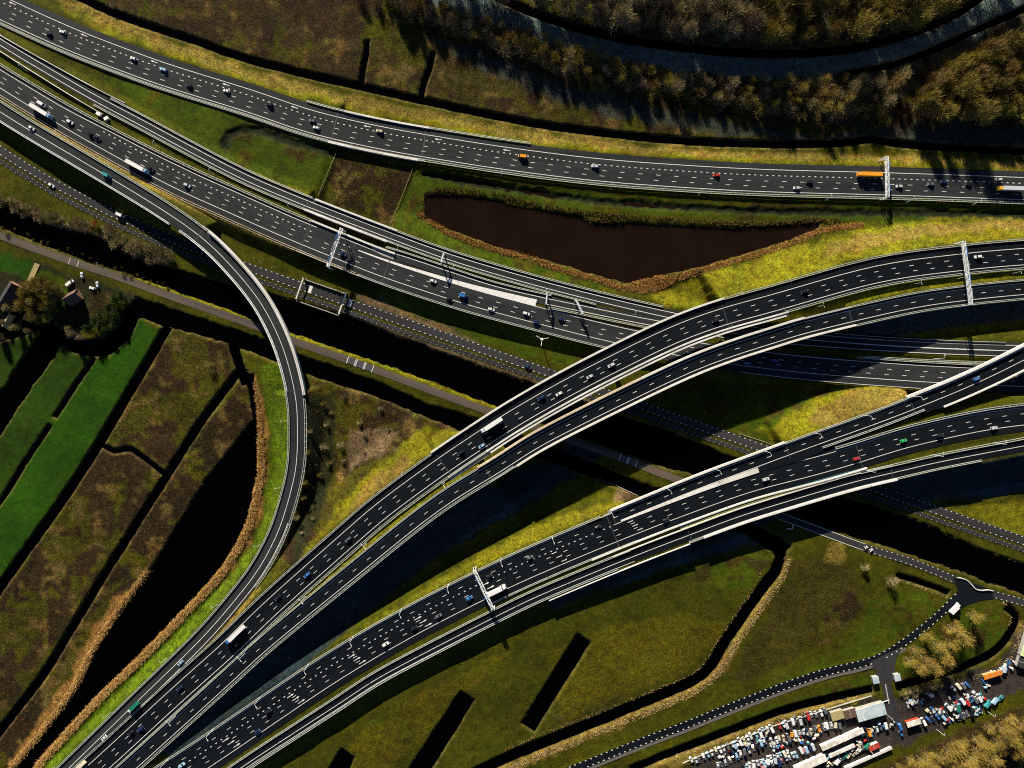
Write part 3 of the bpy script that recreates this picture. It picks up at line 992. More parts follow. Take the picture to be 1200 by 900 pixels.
def ground_material():
    m, nt, p = nodes_of('grassland')
    N = nt.nodes.new
    L = nt.links.new
    at_ = N('ShaderNodeAttribute')
    at_.attribute_name = 'cover'
    geo = N('ShaderNodeNewGeometry')

    def noise(scale, det, rough=.65):
        n = N('ShaderNodeTexNoise')
        n.inputs['Scale'].default_value = scale
        n.inputs['Detail'].default_value = det
        n.inputs['Roughness'].default_value = rough
        L(geo.outputs['Position'], n.inputs['Vector'])
        return n.outputs['Fac']

    def math_(op, a, b=None, c=None):
        n = N('ShaderNodeMath')
        n.operation = op
        for k, v in enumerate((a, b, c)):
            if v is None:
                continue
            if isinstance(v, (int, float)):
                n.inputs[k].default_value = v
            else:
                L(v, n.inputs[k])
        return n.outputs[0]

    def mr(v, a, b, c, d):
        n = N('ShaderNodeMapRange')
        n.inputs['From Min'].default_value = a
        n.inputs['From Max'].default_value = b
        n.inputs['To Min'].default_value = c
        n.inputs['To Max'].default_value = d
        L(v, n.inputs['Value'])
        return n.outputs['Result']

    def mix(fac, a, b, mode='MIX'):
        n = N('ShaderNodeMixRGB')
        n.blend_type = mode
        L(fac, n.inputs['Fac']) if not isinstance(fac, (int, float)) else setattr(n.inputs['Fac'], 'default_value', fac)
        for k, v in ((1, a), (2, b)):
            if isinstance(v, tuple):
                n.inputs[k].default_value = (*v, 1)
            else:
                L(v, n.inputs[k])
        return n.outputs['Color']
    amp = at_.outputs['Alpha']
    fine = noise(.85, 6, .8)
    mid = noise(.22, 5, .7)
    big = noise(.035, 4, .6)
    # brightness modulation
    b1 = math_('MULTIPLY_ADD', mr(fine, .36, .64, -1, 1), math_('MULTIPLY_ADD', amp, .62, .3), 1.02)
    b2 = math_('MULTIPLY_ADD', mr(mid, .3, .7, -1, 1), math_('MULTIPLY_ADD', amp, .4, .24), 1.0)
    b3 = mr(big, .3, .7, .62, 1.38)
    k = math_('MULTIPLY', math_('MULTIPLY', b1, b2), b3)
    cx = N('ShaderNodeCombineXYZ')
    for q in range(3):
        L(k, cx.inputs[q])
    col = mix(1.0, at_.outputs['Color'], cx.outputs[0], 'MULTIPLY')
    # greener and yellower drifts
    hue = mr(noise(.055, 5, .7), .38, .62, 0, 1)
    col = mix(math_('MULTIPLY', hue, .38), col, mix(1.0, col, (.66, 1.05, .8), 'MULTIPLY'))
    hue2 = mr(noise(.09, 4, .65), .48, .66, 0, 1)
    col = mix(math_('MULTIPLY', hue2, .5), col, mix(1.0, col, (1.45, 1.12, .8), 'MULTIPLY'))
    # dry yellowish wisps
    dry = math_('MULTIPLY', mr(noise(.5, 5, .8), .55, .75, 0, 1), math_('MULTIPLY_ADD', amp, .5, .08))
    col = mix(dry, col, (.12, .09, .014))
    # brownish patches
    br = math_('MULTIPLY', mr(noise(.07, 5, .7), .52, .68, 0, 1), math_('MULTIPLY_ADD', amp, .5, .06))
    col = mix(br, col, (.024, .016, .006))
    # sparse pale specks
    sp = math_('MULTIPLY', mr(noise(2.1, 2, .5), .70, .76, 0, 1), math_('MULTIPLY', amp, .75))
    col = mix(sp, col, (.30, .24, .14))
    L(col, p.inputs['Base Color'])
    p.inputs['Roughness'].default_value = .95
    p.inputs['Specular IOR Level'].default_value = .08
    bp = N('ShaderNodeBump')
    bp.inputs['Distance'].default_value = .45
    hgt = math_('MULTIPLY', math_('MULTIPLY_ADD', mid, .9, fine), math_('MULTIPLY_ADD', amp, .9, .12))
    bp.inputs['Strength'].default_value = .8
    L(hgt, bp.inputs['Height'])
    L(bp.outputs['Normal'], p.inputs['Normal'])
    return m


M['ground'] = ground_material()
V_ = np.stack([XX, YY, Z], -1).reshape(-1, 3)
idx = np.arange(NX * NY).reshape(NY, NX)
F_ = np.stack([idx[:-1, :-1], idx[:-1, 1:], idx[1:, 1:], idx[1:, :-1]], -1).reshape(-1, 4)
ground = np_mesh('ground', V_, F_, M['ground'], 4, smooth=True)
ca_ = ground.data.color_attributes.new('cover', 'FLOAT_COLOR', 'POINT')
ca_.data.foreach_set('color', np.ascontiguousarray(COL.reshape(-1, 4), np.float32).ravel())
tag(ground, kind='structure')

# water
def water_mat(name, c1, c2):
    m = noise_mat(name, c1, c2, .05, .2, 4, 0, 0, .02)
    return m


M['water'] = water_mat('dark_water', (.0002, .0002, .0005), (.0006, .0006, .0010))
M['water_brown'] = water_mat('peaty_water', (.0075, .004, .0027), (.0105, .006, .004))
w_ = MB()
w_.face([(-900, -800, -1.05), (900, -800, -1.05), (900, 800, -1.05), (-900, 800, -1.05)])
tag(w_.build('canal_water', M['water']), kind='structure')
w_ = MB()
P_ = [(485, 215), (600, 215), (980, 245), (980, 275), (740, 345), (485, 275)]
w_.face([(*at(x, y), -.97) for x, y in P_[::-1]])
tag(w_.build('pond_water', M['water_brown']), kind='structure')
# ------------------------------------------------------------------ carriageways: asphalt + painted markings
def carriage(key, lo, hi, mat, name='road', a=None, b=None, dz=0.0):
    rd = RD[key]
    mb = MB()
    i, j = rd.rng(a, b)
    strip(mb, rd.line(lo, i, j, dz), rd.line(hi, i, j, dz))
    o = mb.build(name, mat)
    k = j - i + 1
    u = np.arange(i, j + 1) * rd.step + (sum(map(ord, key)) % 37) * 11
    uvv = np.concatenate([np.stack([u, rd.off(lo)[i:j + 1]], 1), np.stack([u, rd.off(hi)[i:j + 1]], 1)])
    ul = o.data.uv_layers.new(name='along')
    li = np.zeros(len(o.data.loops), np.int32)
    o.data.loops.foreach_get('vertex_index', li)
    ul.data.foreach_set('uv', uvv[li].astype(np.float32).ravel())
    tag(o, kind='structure')
    return o


LW = .36
roads = {}
# N1
roads['N1'] = o = carriage('N1', -4.0, 16.2, M['asphalt'], 'motorway')
mb = MB()
solid_line(mb, N1, 0, w=LW)
solid_line(mb, N1, 14.8, w=LW)
dashes(mb, N1, 3.9, 1.2, 4.0, .5, (-50, 0), 1230)
dashes(mb, N1, 7.7, 3.0, 12.0, .3)
dashes(mb, N1, 11.3, 3.0, 12.0, .3)
for x in range(-70, 560, 83):
    i = N1.idx(float(x + 93 - 10))
    arrow(mb, N1, N1.px[i, 0] + 1, N1.px[i, 1] + 3.4, 5, -1)
mb.build('road_markings', M['line'], o)
# R2 and its exit lane
roads['R2'] = o = carriage('R2', [(0, -5.6), (130, -6.2), (150, -5.6)], 1.5, M['asphalt'], 'slip_road')
mb = MB()
solid_line(mb, R2, 0, w=LW)
solid_line(mb, R2, -3.7, w=LW)
mb.build('road_markings', M['line'], o)
roads['R2B'] = o = carriage('R2B', -2.0, [(371, 4.0), (600, 4.3), (800, 4.2)], M['asphalt'], 'exit_lane', dz=.006)
mb = MB()
solid_line(mb, R2B, 0, 440, None, w=LW, dz=.02)
solid_line(mb, R2B, 3.7, 640, None, w=LW, dz=.02)
mb.build('road_markings', M['line'], o)
# R3
roads['R3'] = o = carriage('R3', [(-60, -13.2), (0, -12.8), (100, -14.5), (200, -16.2), (395, -16.2), (440, -13.2), (620, -11.6), (1200, -12)], 4.8, M['asphalt'], 'motorway')
mb = MB()
solid_line(mb, R3, 0, w=LW)
solid_line(mb, R3, [(0, -10.3), (60, -10.8), (117, -12.6), (200, -14.2), (395, -14.3), (430, -14.3)], None, 430, w=LW)
solid_line(mb, R3, -10.7, 620, None, w=LW)
dashes(mb, R3, [(0, -6.7), (150, -6.8)], 3, 12, .3)
dashes(mb, R3, -3.3, 3, 12, .3)
dashes(mb, R3, -10.4, 1.2, 4.0, .5, 112, 410)
i, j = R3.rng(413, 622)                                     # painted gore, widening eastward
A = R3.line([(413, -10.9), (440, -11.4), (622, -15.2)], i, j, .02)
B = R3.line([(413, -10.3), (622, -10.6)], i, j, .02)
strip(mb, A, B)
mb.build('road_markings', M['line'], o)
# R4
roads['R4'] = o = carriage('R4', -5.2, 5.0, M['asphalt'], 'loop_ramp')
mb = MB()
solid_line(mb, R4, 0, w=LW)
solid_line(mb, R4, -4.1, (330, 612), None, w=LW)
mb.build('road_markings', M['line'], o)
# upper flyover
roads['F1A'] = o = carriage('F1A', -5.0, 13.2, M['asphalt_new'], 'flyover_road')
mb = MB()
solid_line(mb, F1A, 0, w=LW)
solid_line(mb, F1A, 10.8, w=LW)
dashes(mb, F1A, 3.6, 3, 12, .3)
dashes(mb, F1A, 7.2, 3, 12, .3)
mb.build('road_markings', M['line'], o)
roads['F1B'] = o = carriage('F1B', -1.4, 9.2, M['asphalt_new'], 'flyover_road')
mb = MB()
solid_line(mb, F1B, 0, w=LW)
solid_line(mb, F1B, 7.3, w=LW)
dashes(mb, F1B, 3.6, 3, 12, .3)
mb.build('road_markings', M['line'], o)
# lower flyover
roads['F2A'] = o = carriage('F2A', [(170, -19.0), (700, -19.0), (727, -18.5), (760, -15), (900, -14.2), (1200, -14)], 4.2, M['asphalt_new'], 'flyover_road')
mb = MB()
solid_line(mb, F2A, 0, w=LW)
solid_line(mb, F2A, -17.7, None, 700, w=LW)
for o_ in (-3.7, -7.3):
    dashes(mb, F2A, o_, 3, 12, .3)
dashes(mb, F2A, -14.1, 3, 12, .3, None, 700)
dashes(mb, F2A, -10.7, 1.2, 4.2, .5, None, 728)
solid_line(mb, F2A, [(727, -10.9), (885, -11.6), (1000, -11.2)], 727, None, w=LW)
for cx_, cy_ in ((265, 865), (340, 815), (415, 770), (490, 725), (570, 684), (650, 647), (737, 611.5)):
    for q, of in enumerate((-9.0, -5.5, -1.9)):
        i = F2A.idx((cx_, cy_ + 14))
        ii = i + 2 + q
        if ii < F2A.n:
            p = F2A.W[ii, :2] + F2A.r[ii] * of
            k = S * (H - F2A.W[ii, 2]) / H
            arrow(mb, F2A, p[0] / k + 600, 450 - p[1] / k, 5.6, 1, w=.42)
mb.build('road_markings', M['line'], o)
roads['F2R'] = o = carriage('F2R', -4.4, [(600, 3.6), (720, 3.8), (860, 5.2), (884, 7.2), (930, 9.5), (975, 8.5), (1060, 8.5), (1143, 9), (1200, 9.5)], M['asphalt_new'], 'flyover_road', 718, None, .006)
mb = MB()
solid_line(mb, F2R, -3.5, 700, None, w=LW, dz=.02)
solid_line(mb, F2R, [(730, 3.2), (880, 3.4)], 727, None, w=LW, dz=.02)
dashes(mb, F2R, 0, 3, 12, .3, 718, None, dz=.02)
i, j = F2R.rng(727, 884)                                    # pale painted gore between the two decks
mb.build('road_markings', M['line'], o)
mb = MB()
A = F2R.line([(727, 3.4), (884, 3.9)], i, j, .24)
B = F2R.line([(727, 4.3), (884, 7.2)], i, j, .24)
strip(mb, A, B)
A2, B2 = A - (0, 0, .4), B - (0, 0, .4)
strip(mb, A2, A)
strip(mb, B, B2)
mb.face([A[-1], A2[-1], B2[-1], B[-1]])
mb.build('traffic_island', M['concrete'], o)
roads['F2B'] = o = carriage('F2B', -4.4, 3.6, M['asphalt_new'], 'flyover_road')
mb = MB()
solid_line(mb, F2B, 0, w=LW)
solid_line(mb, F2B, [(285, 2.0), (600, 3.2), (740, 3.2)], None, 740, w=.3)
mb.build('road_markings', M['line'], o)
# local roads
roads['R5'] = o = carriage('R5', -.6, 5.3, M['local_asphalt'], 'local_road')
mb = MB()
dashes(mb, R5, 0, 1.0, 3.85, .42)
dashes(mb, R5, 4.7, 1.0, 3.85, .42)
mb.build('road_markings', M['line'], o)
o = carriage('R5', 6.9, 9.7, M['local_asphalt'], 'cycle_path')
mb = MB()
dashes(mb, R5, 7.2, .45, 3.85, .26)
dashes(mb, R5, 9.4, .45, 3.85, .26)
mb.build('path_markings', M['line'], o)
o = carriage('PT', -2.4, 2.4, M['gravel'], 'towpath', None, 915)
o = carriage('PT', -2.5, 2.5, M['local_asphalt'], 'cycle_path', 915, None)
mb = MB()
dashes(mb, PT, -2.0, 1.0, 3.6, .4, 1020, None)
dashes(mb, PT, 2.0, 1.0, 3.6, .4, 1020, None)
solid_line(mb, PT, -2.2, 915, 1012, w=.3)
solid_line(mb, PT, 2.2, 915, 1012, w=.3)
mb.build('path_markings', M['line'], o)
o = carriage('SW', -2.7, 2.7, M['asphalt_new'], 'lane')
mb = MB()
dashes(mb, SW, -2.1, 1.1, 3.8, .55)
dashes(mb, SW, 2.1, 1.1, 3.8, .55)
mb.build('road_markings', M['line'], o)
o = carriage('SW', 2.9, 4.9, M['verge'], 'road_verge', None, (1060, 757), -.03)
o = carriage('SD', -3.2, 3.2, M['local_asphalt'], 'driveway', dz=.024)
# junction apron and yard
mb = MB()
mb.face([(*at(x, y), .27) for x, y in [(1106, 712), (1120, 700), (1122, 690), (1116, 677), (1132, 681), (1162, 691), (1164, 702), (1148, 704), (1132, 709), (1120, 718)][::-1]])
tag(mb.build('junction', M['asphalt_new']), kind='structure')
mb = MB()
mb.face([(*at(x, y),   .258) for x, y in [(1018, 776), (1058, 757), (1049, 775), (1046, 800), (1030, 800), (1026, 786)][::-1]])
tag(mb.build('junction', M['local_asphalt']), kind='structure')

# ------------------------------------------------------------------ guard rails
def rail_mesh(rd, off, i, j, wide=.8, top=.78, post=4.0, kind='double'):
    mb = MB()
    A = rd.line(off, i, j, 0)
    n = rd.r[i:j + 1]
    if kind == 'concrete':
        wall(mb, A, .66, -.3, .35, n)
        wall(mb, A, .3, .35, .95, n)
        return mb
    for sgn in ((-1, 1) if kind == 'double' else (0,)):
        P = A.copy()
        P[:, :2] += n * (sgn * wide / 2)
        wall(mb, P, .3, top - .34, top, n)
    ctr = A
    d = np.r_[0, np.cumsum(np.linalg.norm(np.diff(ctr[:, :2], axis=0), axis=1))]
    for s in np.arange(.5, d[-1], post):
        c = [np.interp(s, d, ctr[:, k]) for k in range(3)]
        r = [np.interp(s, d, n[:, k]) for k in range(2)]
        a = math.atan2(r[1], r[0])
        mb.box((c[0], c[1], c[2] + top / 2 - .25), (.14, .16, top + .3), a)
        if kind == 'double':
            mb.box((c[0], c[1], c[2] + top - .18), (wide - .3, .2, .16), a)
    return mb


def guard_rail(key, off, a, b, label, mat='steel', **k):
    rd = RD[key]
    i, j = rd.rng(a, b)
    o = rail_mesh(rd, off, i, j, **k).build('guard_rail' if k.get('kind') != 'concrete' else 'concrete_barrier', M[mat])
    return tag(o, label, 'guard rail' if k.get('kind') != 'concrete' else 'barrier', 'guard rails and barriers along the carriageways')


guard_rail('N1', 16.9, None, 391, 'pale twin rail edging the top motorway towards the upper left corner')
guard_rail('N1', 18.0, None, 391, 'long grey outer rail backing the twin rail of the top motorway', kind='concrete', mat='concrete_dark')
guard_rail('N1', 17.2, 494, None, 'grey green rail south of the top motorway above the dark pond', wide=1.2)
guard_rail('N1', -4.8, 358, 402, 'short rail leading on to the low bridge of the top motorway')
guard_rail('N1', -4.8, 502, 622, 'short rail leading off the north side of the top bridge')
guard_rail('R2', -6.6, 126, 362, 'north rail of the narrow slip road beside the green hollow')
guard_rail('R2', [(0, -5.6), (140, -8.2)], None, 139, 'older kerb rail drifting away north of the narrow slip road', mat='concrete', kind='concrete')
guard_rail('R2', 2.4, 112, 358, 'south rail of the narrow slip road above the grass median', wide=.9)
guard_rail('R2', [(0, 3.4), (125, 5.2)], None, 125, 'older kerb rail drifting away south of the narrow slip road', mat='concrete', kind='concrete')
guard_rail('R2', -6.2, 461, 775, 'north rail of the narrow slip road facing the dark pond', wide=.9)
guard_rail('R2', 2.2, 456, 700, 'thin rail between the slip road and its grass median', wide=.7)
guard_rail('R2', -5.6, 975, 1178, 'thin rail north of the sunken lanes right of the upper flyover', kind='single')
guard_rail('R2', 8.2, 1015, 1160, 'grey rail along the sunken grass median at the right', wide=1.0)
guard_rail('R2B', -2.6, 452, 645, 'rail edging the exit lane between slip road and busy motorway', wide=.7)
guard_rail('R2B', 5.6, 645, 765, 'rail behind the end of the white painted gore', wide=.9)
guard_rail('R3', [(-60, -13.2), (0, -13.2), (90, -14.6), (200, -16.8), (360, -16.9)], None, 353, 'long ribbed rail north of the busy motorway with trucks', wide=1.2)
guard_rail('R3', 4.6, None, 420, 'tan weathered barrier between the busy motorway and loop ramp', mat='concrete_tan', wide=1.3, post=8)
guard_rail('R3', 4.6, 424, 722, 'grey rail south of the busy motorway above dotted local road', wide=.9)
guard_rail('R3', -13.2, 1000, 1150, 'grey rail north of the three sunken lanes at right', wide=.9)
guard_rail('R3', 4.5, 868, 1080, 'pale thin rail south of the three sunken lanes at right', kind='single', mat='concrete')
guard_rail('R4', -6.0, None, (236, 276), 'blue grey rail on the outer edge of the loop ramp start', wide=1.0)
guard_rail('R4', 5.2, None, (200, 262), 'pale double rail on the shaded side of the loop ramp', mat='steel_white', wide=.8)
guard_rail('R4', 5.0, (214, 268), (336, 458), 'pale inner rail of the loop ramp over the canal', mat='steel_white', wide=1.0)
guard_rail('R4', 5.6, (338, 460), None, 'grey rail between the loop ramp and vivid green bank', wide=.9)
guard_rail('R4', -5.6, (358, 466), (303, 690), 'ribbed pale rail on the outer bend of the loop ramp', wide=1.2)
guard_rail('F1A', -4.9, None, 511, 'grey rail north of the upper flyover approach at lower left', wide=.9)
guard_rail('F1A', 13.6, None, 558, 'heavier rail in the median of the upper flyover approach', wide=1.1)
guard_rail('F1A', -5.6, 852, None, 'green grey rail above the dry grass north of the upper flyover', wide=1.1)
guard_rail('F1A', 13.2, 915, None, 'rail along the right hand grass median of the upper flyover', wide=1.0)
guard_rail('F1B', -2.0, None, 562, 'rail on the median side of the two lane deck at lower left', wide=.8)
guard_rail('F1B', 9.3, None, 594, 'rail above the long shadow south of the upper flyover', wide=1.0)
guard_rail('F1B', -2.2, 942, None, 'rail south of the right hand grass median on the upper flyover', wide=.8)
guard_rail('F1B', 10.2, 1000, None, 'rail above the shaded bank at the right end of the upper flyover', wide=.9)
guard_rail('F2A', -19.4, None, 716, 'grey rail north of the lower flyover approach beside lit grass', wide=1.0)
guard_rail('F2A', 4.4, 570, 742, 'rail south of the wide deck just right of the lower gantry', wide=.8)
guard_rail('F2A', -13.4, 985, None, 'rail north of the three lane deck at the right edge', wide=1.2)
guard_rail('F2R', 6.2, 960, 1078, 'converging rail below the ramp that forks to upper right', wide=.9)
guard_rail('F2R', -4.9, 924, 1064, 'grey rail on the north edge of the forking ramp', wide=.9)
guard_rail('F2B', -4.9, None, 742, 'yellowish median rail between the two lower decks at left', wide=.9)
guard_rail('F2B', 3.5, None, 720, 'double rail on the outer edge of the lower flyover at left', wide=1.0)
guard_rail('F2B', 5.6, 640, 806, 'outermost barrier behind a grass strip before the lower bridge', kind='concrete', mat='concrete')
guard_rail('F2B', -4.9, 1010, None, 'median rail between the two lower decks at the right edge', wide=1.2)
guard_rail('F2B', 4.2, 1050, 1150, 'rail leading off the outer end of the lower bridge', wide=.9)

# ------------------------------------------------------------------ bridges
PILLAR_SKIP = []


def flyover(key, a, b, lo, hi, label, north, south, group='flyover bridges of the interchange', piers=True, pspan=30, thick=2.3):
    """deck with parapets; north / south = (offset, width, height, material) or None"""
    rd = RD[key]
    i, j = rd.rng(a, b)
    m = (i + j) // 2
    root = empty('flyover_bridge' if piers else 'road_bridge', (rd.W[m, 0], rd.W[m, 1], 0))
    tag(root, label, 'bridge', group)
    inv = np.array(root.location)

    def part(mb, name, mat):
        mb.v = [(x - inv[0], y - inv[1], z - inv[2]) for x, y, z in mb.v]
        return mb.build(name, mat, root)
    lo_, hi_ = rd.off(lo), rd.off(hi)
    A, B = rd.line(lo, i, j, -.02), rd.line(hi, i, j, -.02)
    mb = MB()
    strip(mb, A, B)
    A2, B2 = A.copy(), B.copy()
    A2[:, 2] -= thick
    B2[:, 2] -= thick
    strip(mb, B2, A2)
    strip(mb, A2, A)
    strip(mb, B, B2)
    mb.face([A[0], A2[0], B2[0], B[0]])
    mb.face([A[-1], B[-1], B2[-1], A2[-1]])
    part(mb, 'deck', M['concrete_dark'])
    for q in (i + 1, j - 1):
        mb = MB()
        P0, P1 = rd.line(lo, q, q, .03)[0], rd.line(hi, q, q, .03)[0]
        P0, P1 = P0 + (P1 - P0) * .06, P1 + (P0 - P1) * .06
        mb.bar(P0, P1, .45, .05)
        part(mb, 'expansion_joint', M['steel_dark'])
    for spec in (north, south):
        if not spec:
            continue
        for (of, wd, z0, z1, mat, (a2, b2)) in spec:
            i2, j2 = rd.rng(a2 if a2 is not None else a, b2 if b2 is not None else b)
            mb = MB()
            wall(mb, rd.line(of, i2, j2), wd, z0, z1, rd.r[i2:j2 + 1])
            # joints and posts
            part(mb, 'parapet', M[mat])
            mb = MB()
            P = rd.line(of, i2, j2)
            for k in range(0, len(P), 3):
                ang = math.atan2(rd.r[i2 + k, 1], rd.r[i2 + k, 0])
                mb.box((P[k, 0], P[k, 1], P[k, 2] + z1 + .2), (.16, .16, .5), ang)
            hand = P.copy()
            hand[:, 2] += z1
            wall(mb, hand, .14, .3, .5, rd.r[i2:j2 + 1])
            part(mb, 'handrail', M['steel'])
    if piers:
        L = (j - i) * rd.step
        nP = max(1, int(L / pspan))
        for k in range(1, nP + 1):
            q = i + int((j - i) * k / (nP + 1))
            zt = rd.W[q, 2] - thick
            if zt < 2.5:
                continue
            wd = hi_[q] - lo_[q]
            for f in ((.28, .72) if wd > 12 else (.5,)):
                of = lo_[q] + wd * f
                x, y = rd.W[q, :2] + rd.r[q] * of
                px_, py_ = x / S + 600, 450 - y / S
                blocked = False
                for kk, rr, ww in (('R2', -7, 3), ('R3', -17, 6), ('R5', -1, 11), ('PT', -3, 3), ('R2B', -3, 5)):
                    r_ = RD[kk]
                    qq = int(np.argmin(((r_.W[:, :2] - (x, y)) ** 2).sum(1)))
                    u = ((np.array((x, y)) - r_.W[qq, :2]) * r_.r[qq]).sum()
                    if rr - 1 < u < ww + 1 and ((r_.W[qq, :2] - (x, y)) ** 2).sum() < 400:
                        blocked = True
                if blocked:
                    continue
                mb = MB()
                ang = math.atan2(rd.r[q, 1], rd.r[q, 0])
                mb.box((x, y, (zt - 3) / 2), (2.6, 1.2, zt + 3), ang)
                mb.box((x, y, zt - .45), (4.2, 1.5, .89), ang)
                part(mb, 'pier', M['concrete_dark'])
    return root


NA = (None, None)
W_ = 'concrete_white'
flyover('N1', 392, 502, -4.6, 18.3, 'low bridge of the top motorway over the brown scrub strip', [(-4.7, 1.2, -.4, .7, 'concrete', (402, 502))], [(17.6, 1.5, -.4, .8, 'concrete', (392, 494))], piers=False, thick=1.2)
flyover('R2', 356, 460, -6.4, 2.8, 'slim bridge of the slip road over the brown scrub strip', [(-6.4, 1.3, -.4, .8, W_, (365, 460))], [(2.6, 1.6, -.4, .8, 'concrete', (358, 456))], piers=False, thick=1.2)
flyover('R3', 350, 454, -17.2, 5.2, 'broad bridge carrying the busy motorway over the scrub strip', [(-17.0, 1.3, -.4, .8, W_, (354, 452))], [(4.9, .9, -.4, .3, 'concrete_tan', NA)], piers=False, thick=1.2)
flyover('R4', (230, 273), (345, 462), -7.0, 5.8, 'curving white sided bridge of the loop ramp over the canal', [(-6.2, 1.7, -.9, 1.8, W_, ((250, 268), (358, 464)))], [(5.6, .8, -.6, .5, 'concrete', NA)], pspan=26)
flyover('F1A', 510, 850, -5.9, 16.4, 'broad northern bridge of the upper flyover with three lanes', [(-5.8, 1.25, -.7, 1.0, W_, NA)], [(13.7, 1.0, -.7, .9, 'concrete', (556, 916)), (15.7, 1.1, -.7, .8, 'concrete', (560, 912))])
flyover('F1A', 846, 918, 9, 16.4, 'short wedge of bridge deck at the right end of upper flyover', None, None, piers=False)
flyover('F1B', 564, 997, -2.6, 10.4, 'slender southern bridge of the upper flyover with two lanes', [(-2.6, 1.35, -.7, 1.1, 'concrete_tan', (563, 752)), (-2.6, 1.4, -.7, 1.1, W_, (752, 942))], [(10.1, 1.1, -.7, 1.0, W_, (595, 997))])
flyover('F2A', 720, 1012, [(720, -19.8), (885, -15), (1010, -14.5)], 5.2, 'broad bridge of the lower flyover with three lanes', None, [(4.9, 1.0, -.6, .9, W_, (690, 1012))])
flyover('F2R', 716, 926, -5.6, [(720, 4), (885, 6.5), (926, 7)], 'first bridge of the forking ramp above the canal', [(-5.4, 1.3, -.7, 1.1, W_, (720, 923))], None)
flyover('F2R', 1064, None, -5.6, [(1064, 8.5), (1143, 9.3), (1200, 10)], 'second bridge of the forking ramp over the sunken lanes', [(-5.4, 1.9, -.8, 1.3, W_, NA)], [(9.2, 1.0, -.7, .9, W_, (1100, None))])
flyover('F2B', 804, 1050, -5.4, 5.4, 'slender outer bridge of the lower flyover', [(-5.0, .7, -.6, .8, W_, (722, 1010))], [(4.8, 1.5, -.7, .9, W_, (822, 1048))])
# tinted screen between the two lower decks
rd = F2B
i, j = rd.rng(802, 1006)
root = empty('noise_screen', tuple(rd.W[(i + j) // 2]))
tag(root, 'teal and yellow tinted screen filling the gap between two lower decks', 'screen')
for nm, of, w, mat in (('teal_panel', -7.35, 1.3, 'teal_glass'), ('yellow_panel', -6.1, 1.0, 'lime_glass')):
    mb = MB()
    wall(mb, rd.line([(802, of + .35), (900, of), (1006, of + .35)], i, j), w, -.25, .12 if 'teal' in nm else .3, rd.r[i:j + 1])
    mb.v = [tuple(np.array(v) - np.array(root.location)) for v in mb.v]
    mb.build(nm, M[mat], root)

# concrete trough of the local road where it dives under a wildlife crossing
root = empty('culvert', (*at(382, 347), 0))
tag(root, 'concrete framed underpass box across the dotted local road', 'culvert')
for f, nm in ((356, 'portal'), (405, 'portal'), (364, 'portal_beam'), (412, 'portal_beam')):
    q = R5.idx(float(f))
    mb = MB()
    c = R5.W[q, :2] + R5.r[q] * 4.2
    a = math.atan2(R5.r[q, 1], R5.r[q, 0])
    L = np.array(root.location)
    if nm == 'portal':
        mb.box((c[0] - L[0], c[1] - L[1], 3.1), (15, .8, .5), a)
        for e in (-1, 1):
            p = c + R5.r[q] * 7.0 * e
            mb.box((p[0] - L[0], p[1] - L[1], 1.4), (.9, .79, 2.9), a)
        mb.build('portal', M['concrete'], root)
    else:
        c = R5.W[q, :2] + R5.r[q] * (2.3 if f < 400 else 2.3)
        mb.box((c[0] - L[0], c[1] - L[1], .3), (5.2, 2.2, .16), a)
        mb.build('rumble_slab', M['concrete_white'], root)
i, j = R5.rng(356, 404)
mb = MB()
for of in (-2.6, 12.6):
    wall(mb, R5.line(of, i, j), .6, -.4, 1.3, R5.r[i:j + 1])
mb.v = [tuple(np.array(v) - np.array(root.location)) for v in mb.v]
mb.build('side_wall', M['concrete_dark'], root)

# dark solar-like road plates with white frames on the towpath
def plates(fx, n, label):
    q = PT.idx(float(fx))
    a = math.atan2(PT.t[q, 1], PT.t[q, 0])
    root = empty('towpath_plates', (*PT.W[q, :2], .26), a)
    tag(root, label, 'road plates')
    for k in range(n):
        u = (k - (n - 1) / 2) * 6.2
        mb = MB()
        mb.box((u, 0, .05), (4.6, 4.4, .1))
        mb.build('plate', M['steel_dark'], root)
        for e in (-1, 1):
            mb = MB()
            mb.box((u + e * 2.7, 0, .07), (.5, 4.8, .16))
            mb.build('plate_frame', M['concrete'], root)


plates(421, 3, 'three dark plates in white frames on the towpath by the canal')
plates(735, 2, 'two dark plates in white frames on the towpath between flyovers')
# short white humps on the shaded towpath by the farm
for fx, lab in ((83, 'left one of two pale speed humps on the towpath'), (93, 'right one of two pale speed humps on the towpath')):
    q = PT.idx(float(fx))
    mb = MB()
    a = math.atan2(PT.t[q, 1], PT.t[q, 0])
    mb.box((*PT.W[q, :2], .3), (.8, 4.8, .14), a)
    tag(mb.build('speed_hump', M['concrete_dark']), lab, 'speed hump', 'speed humps on the towpath')
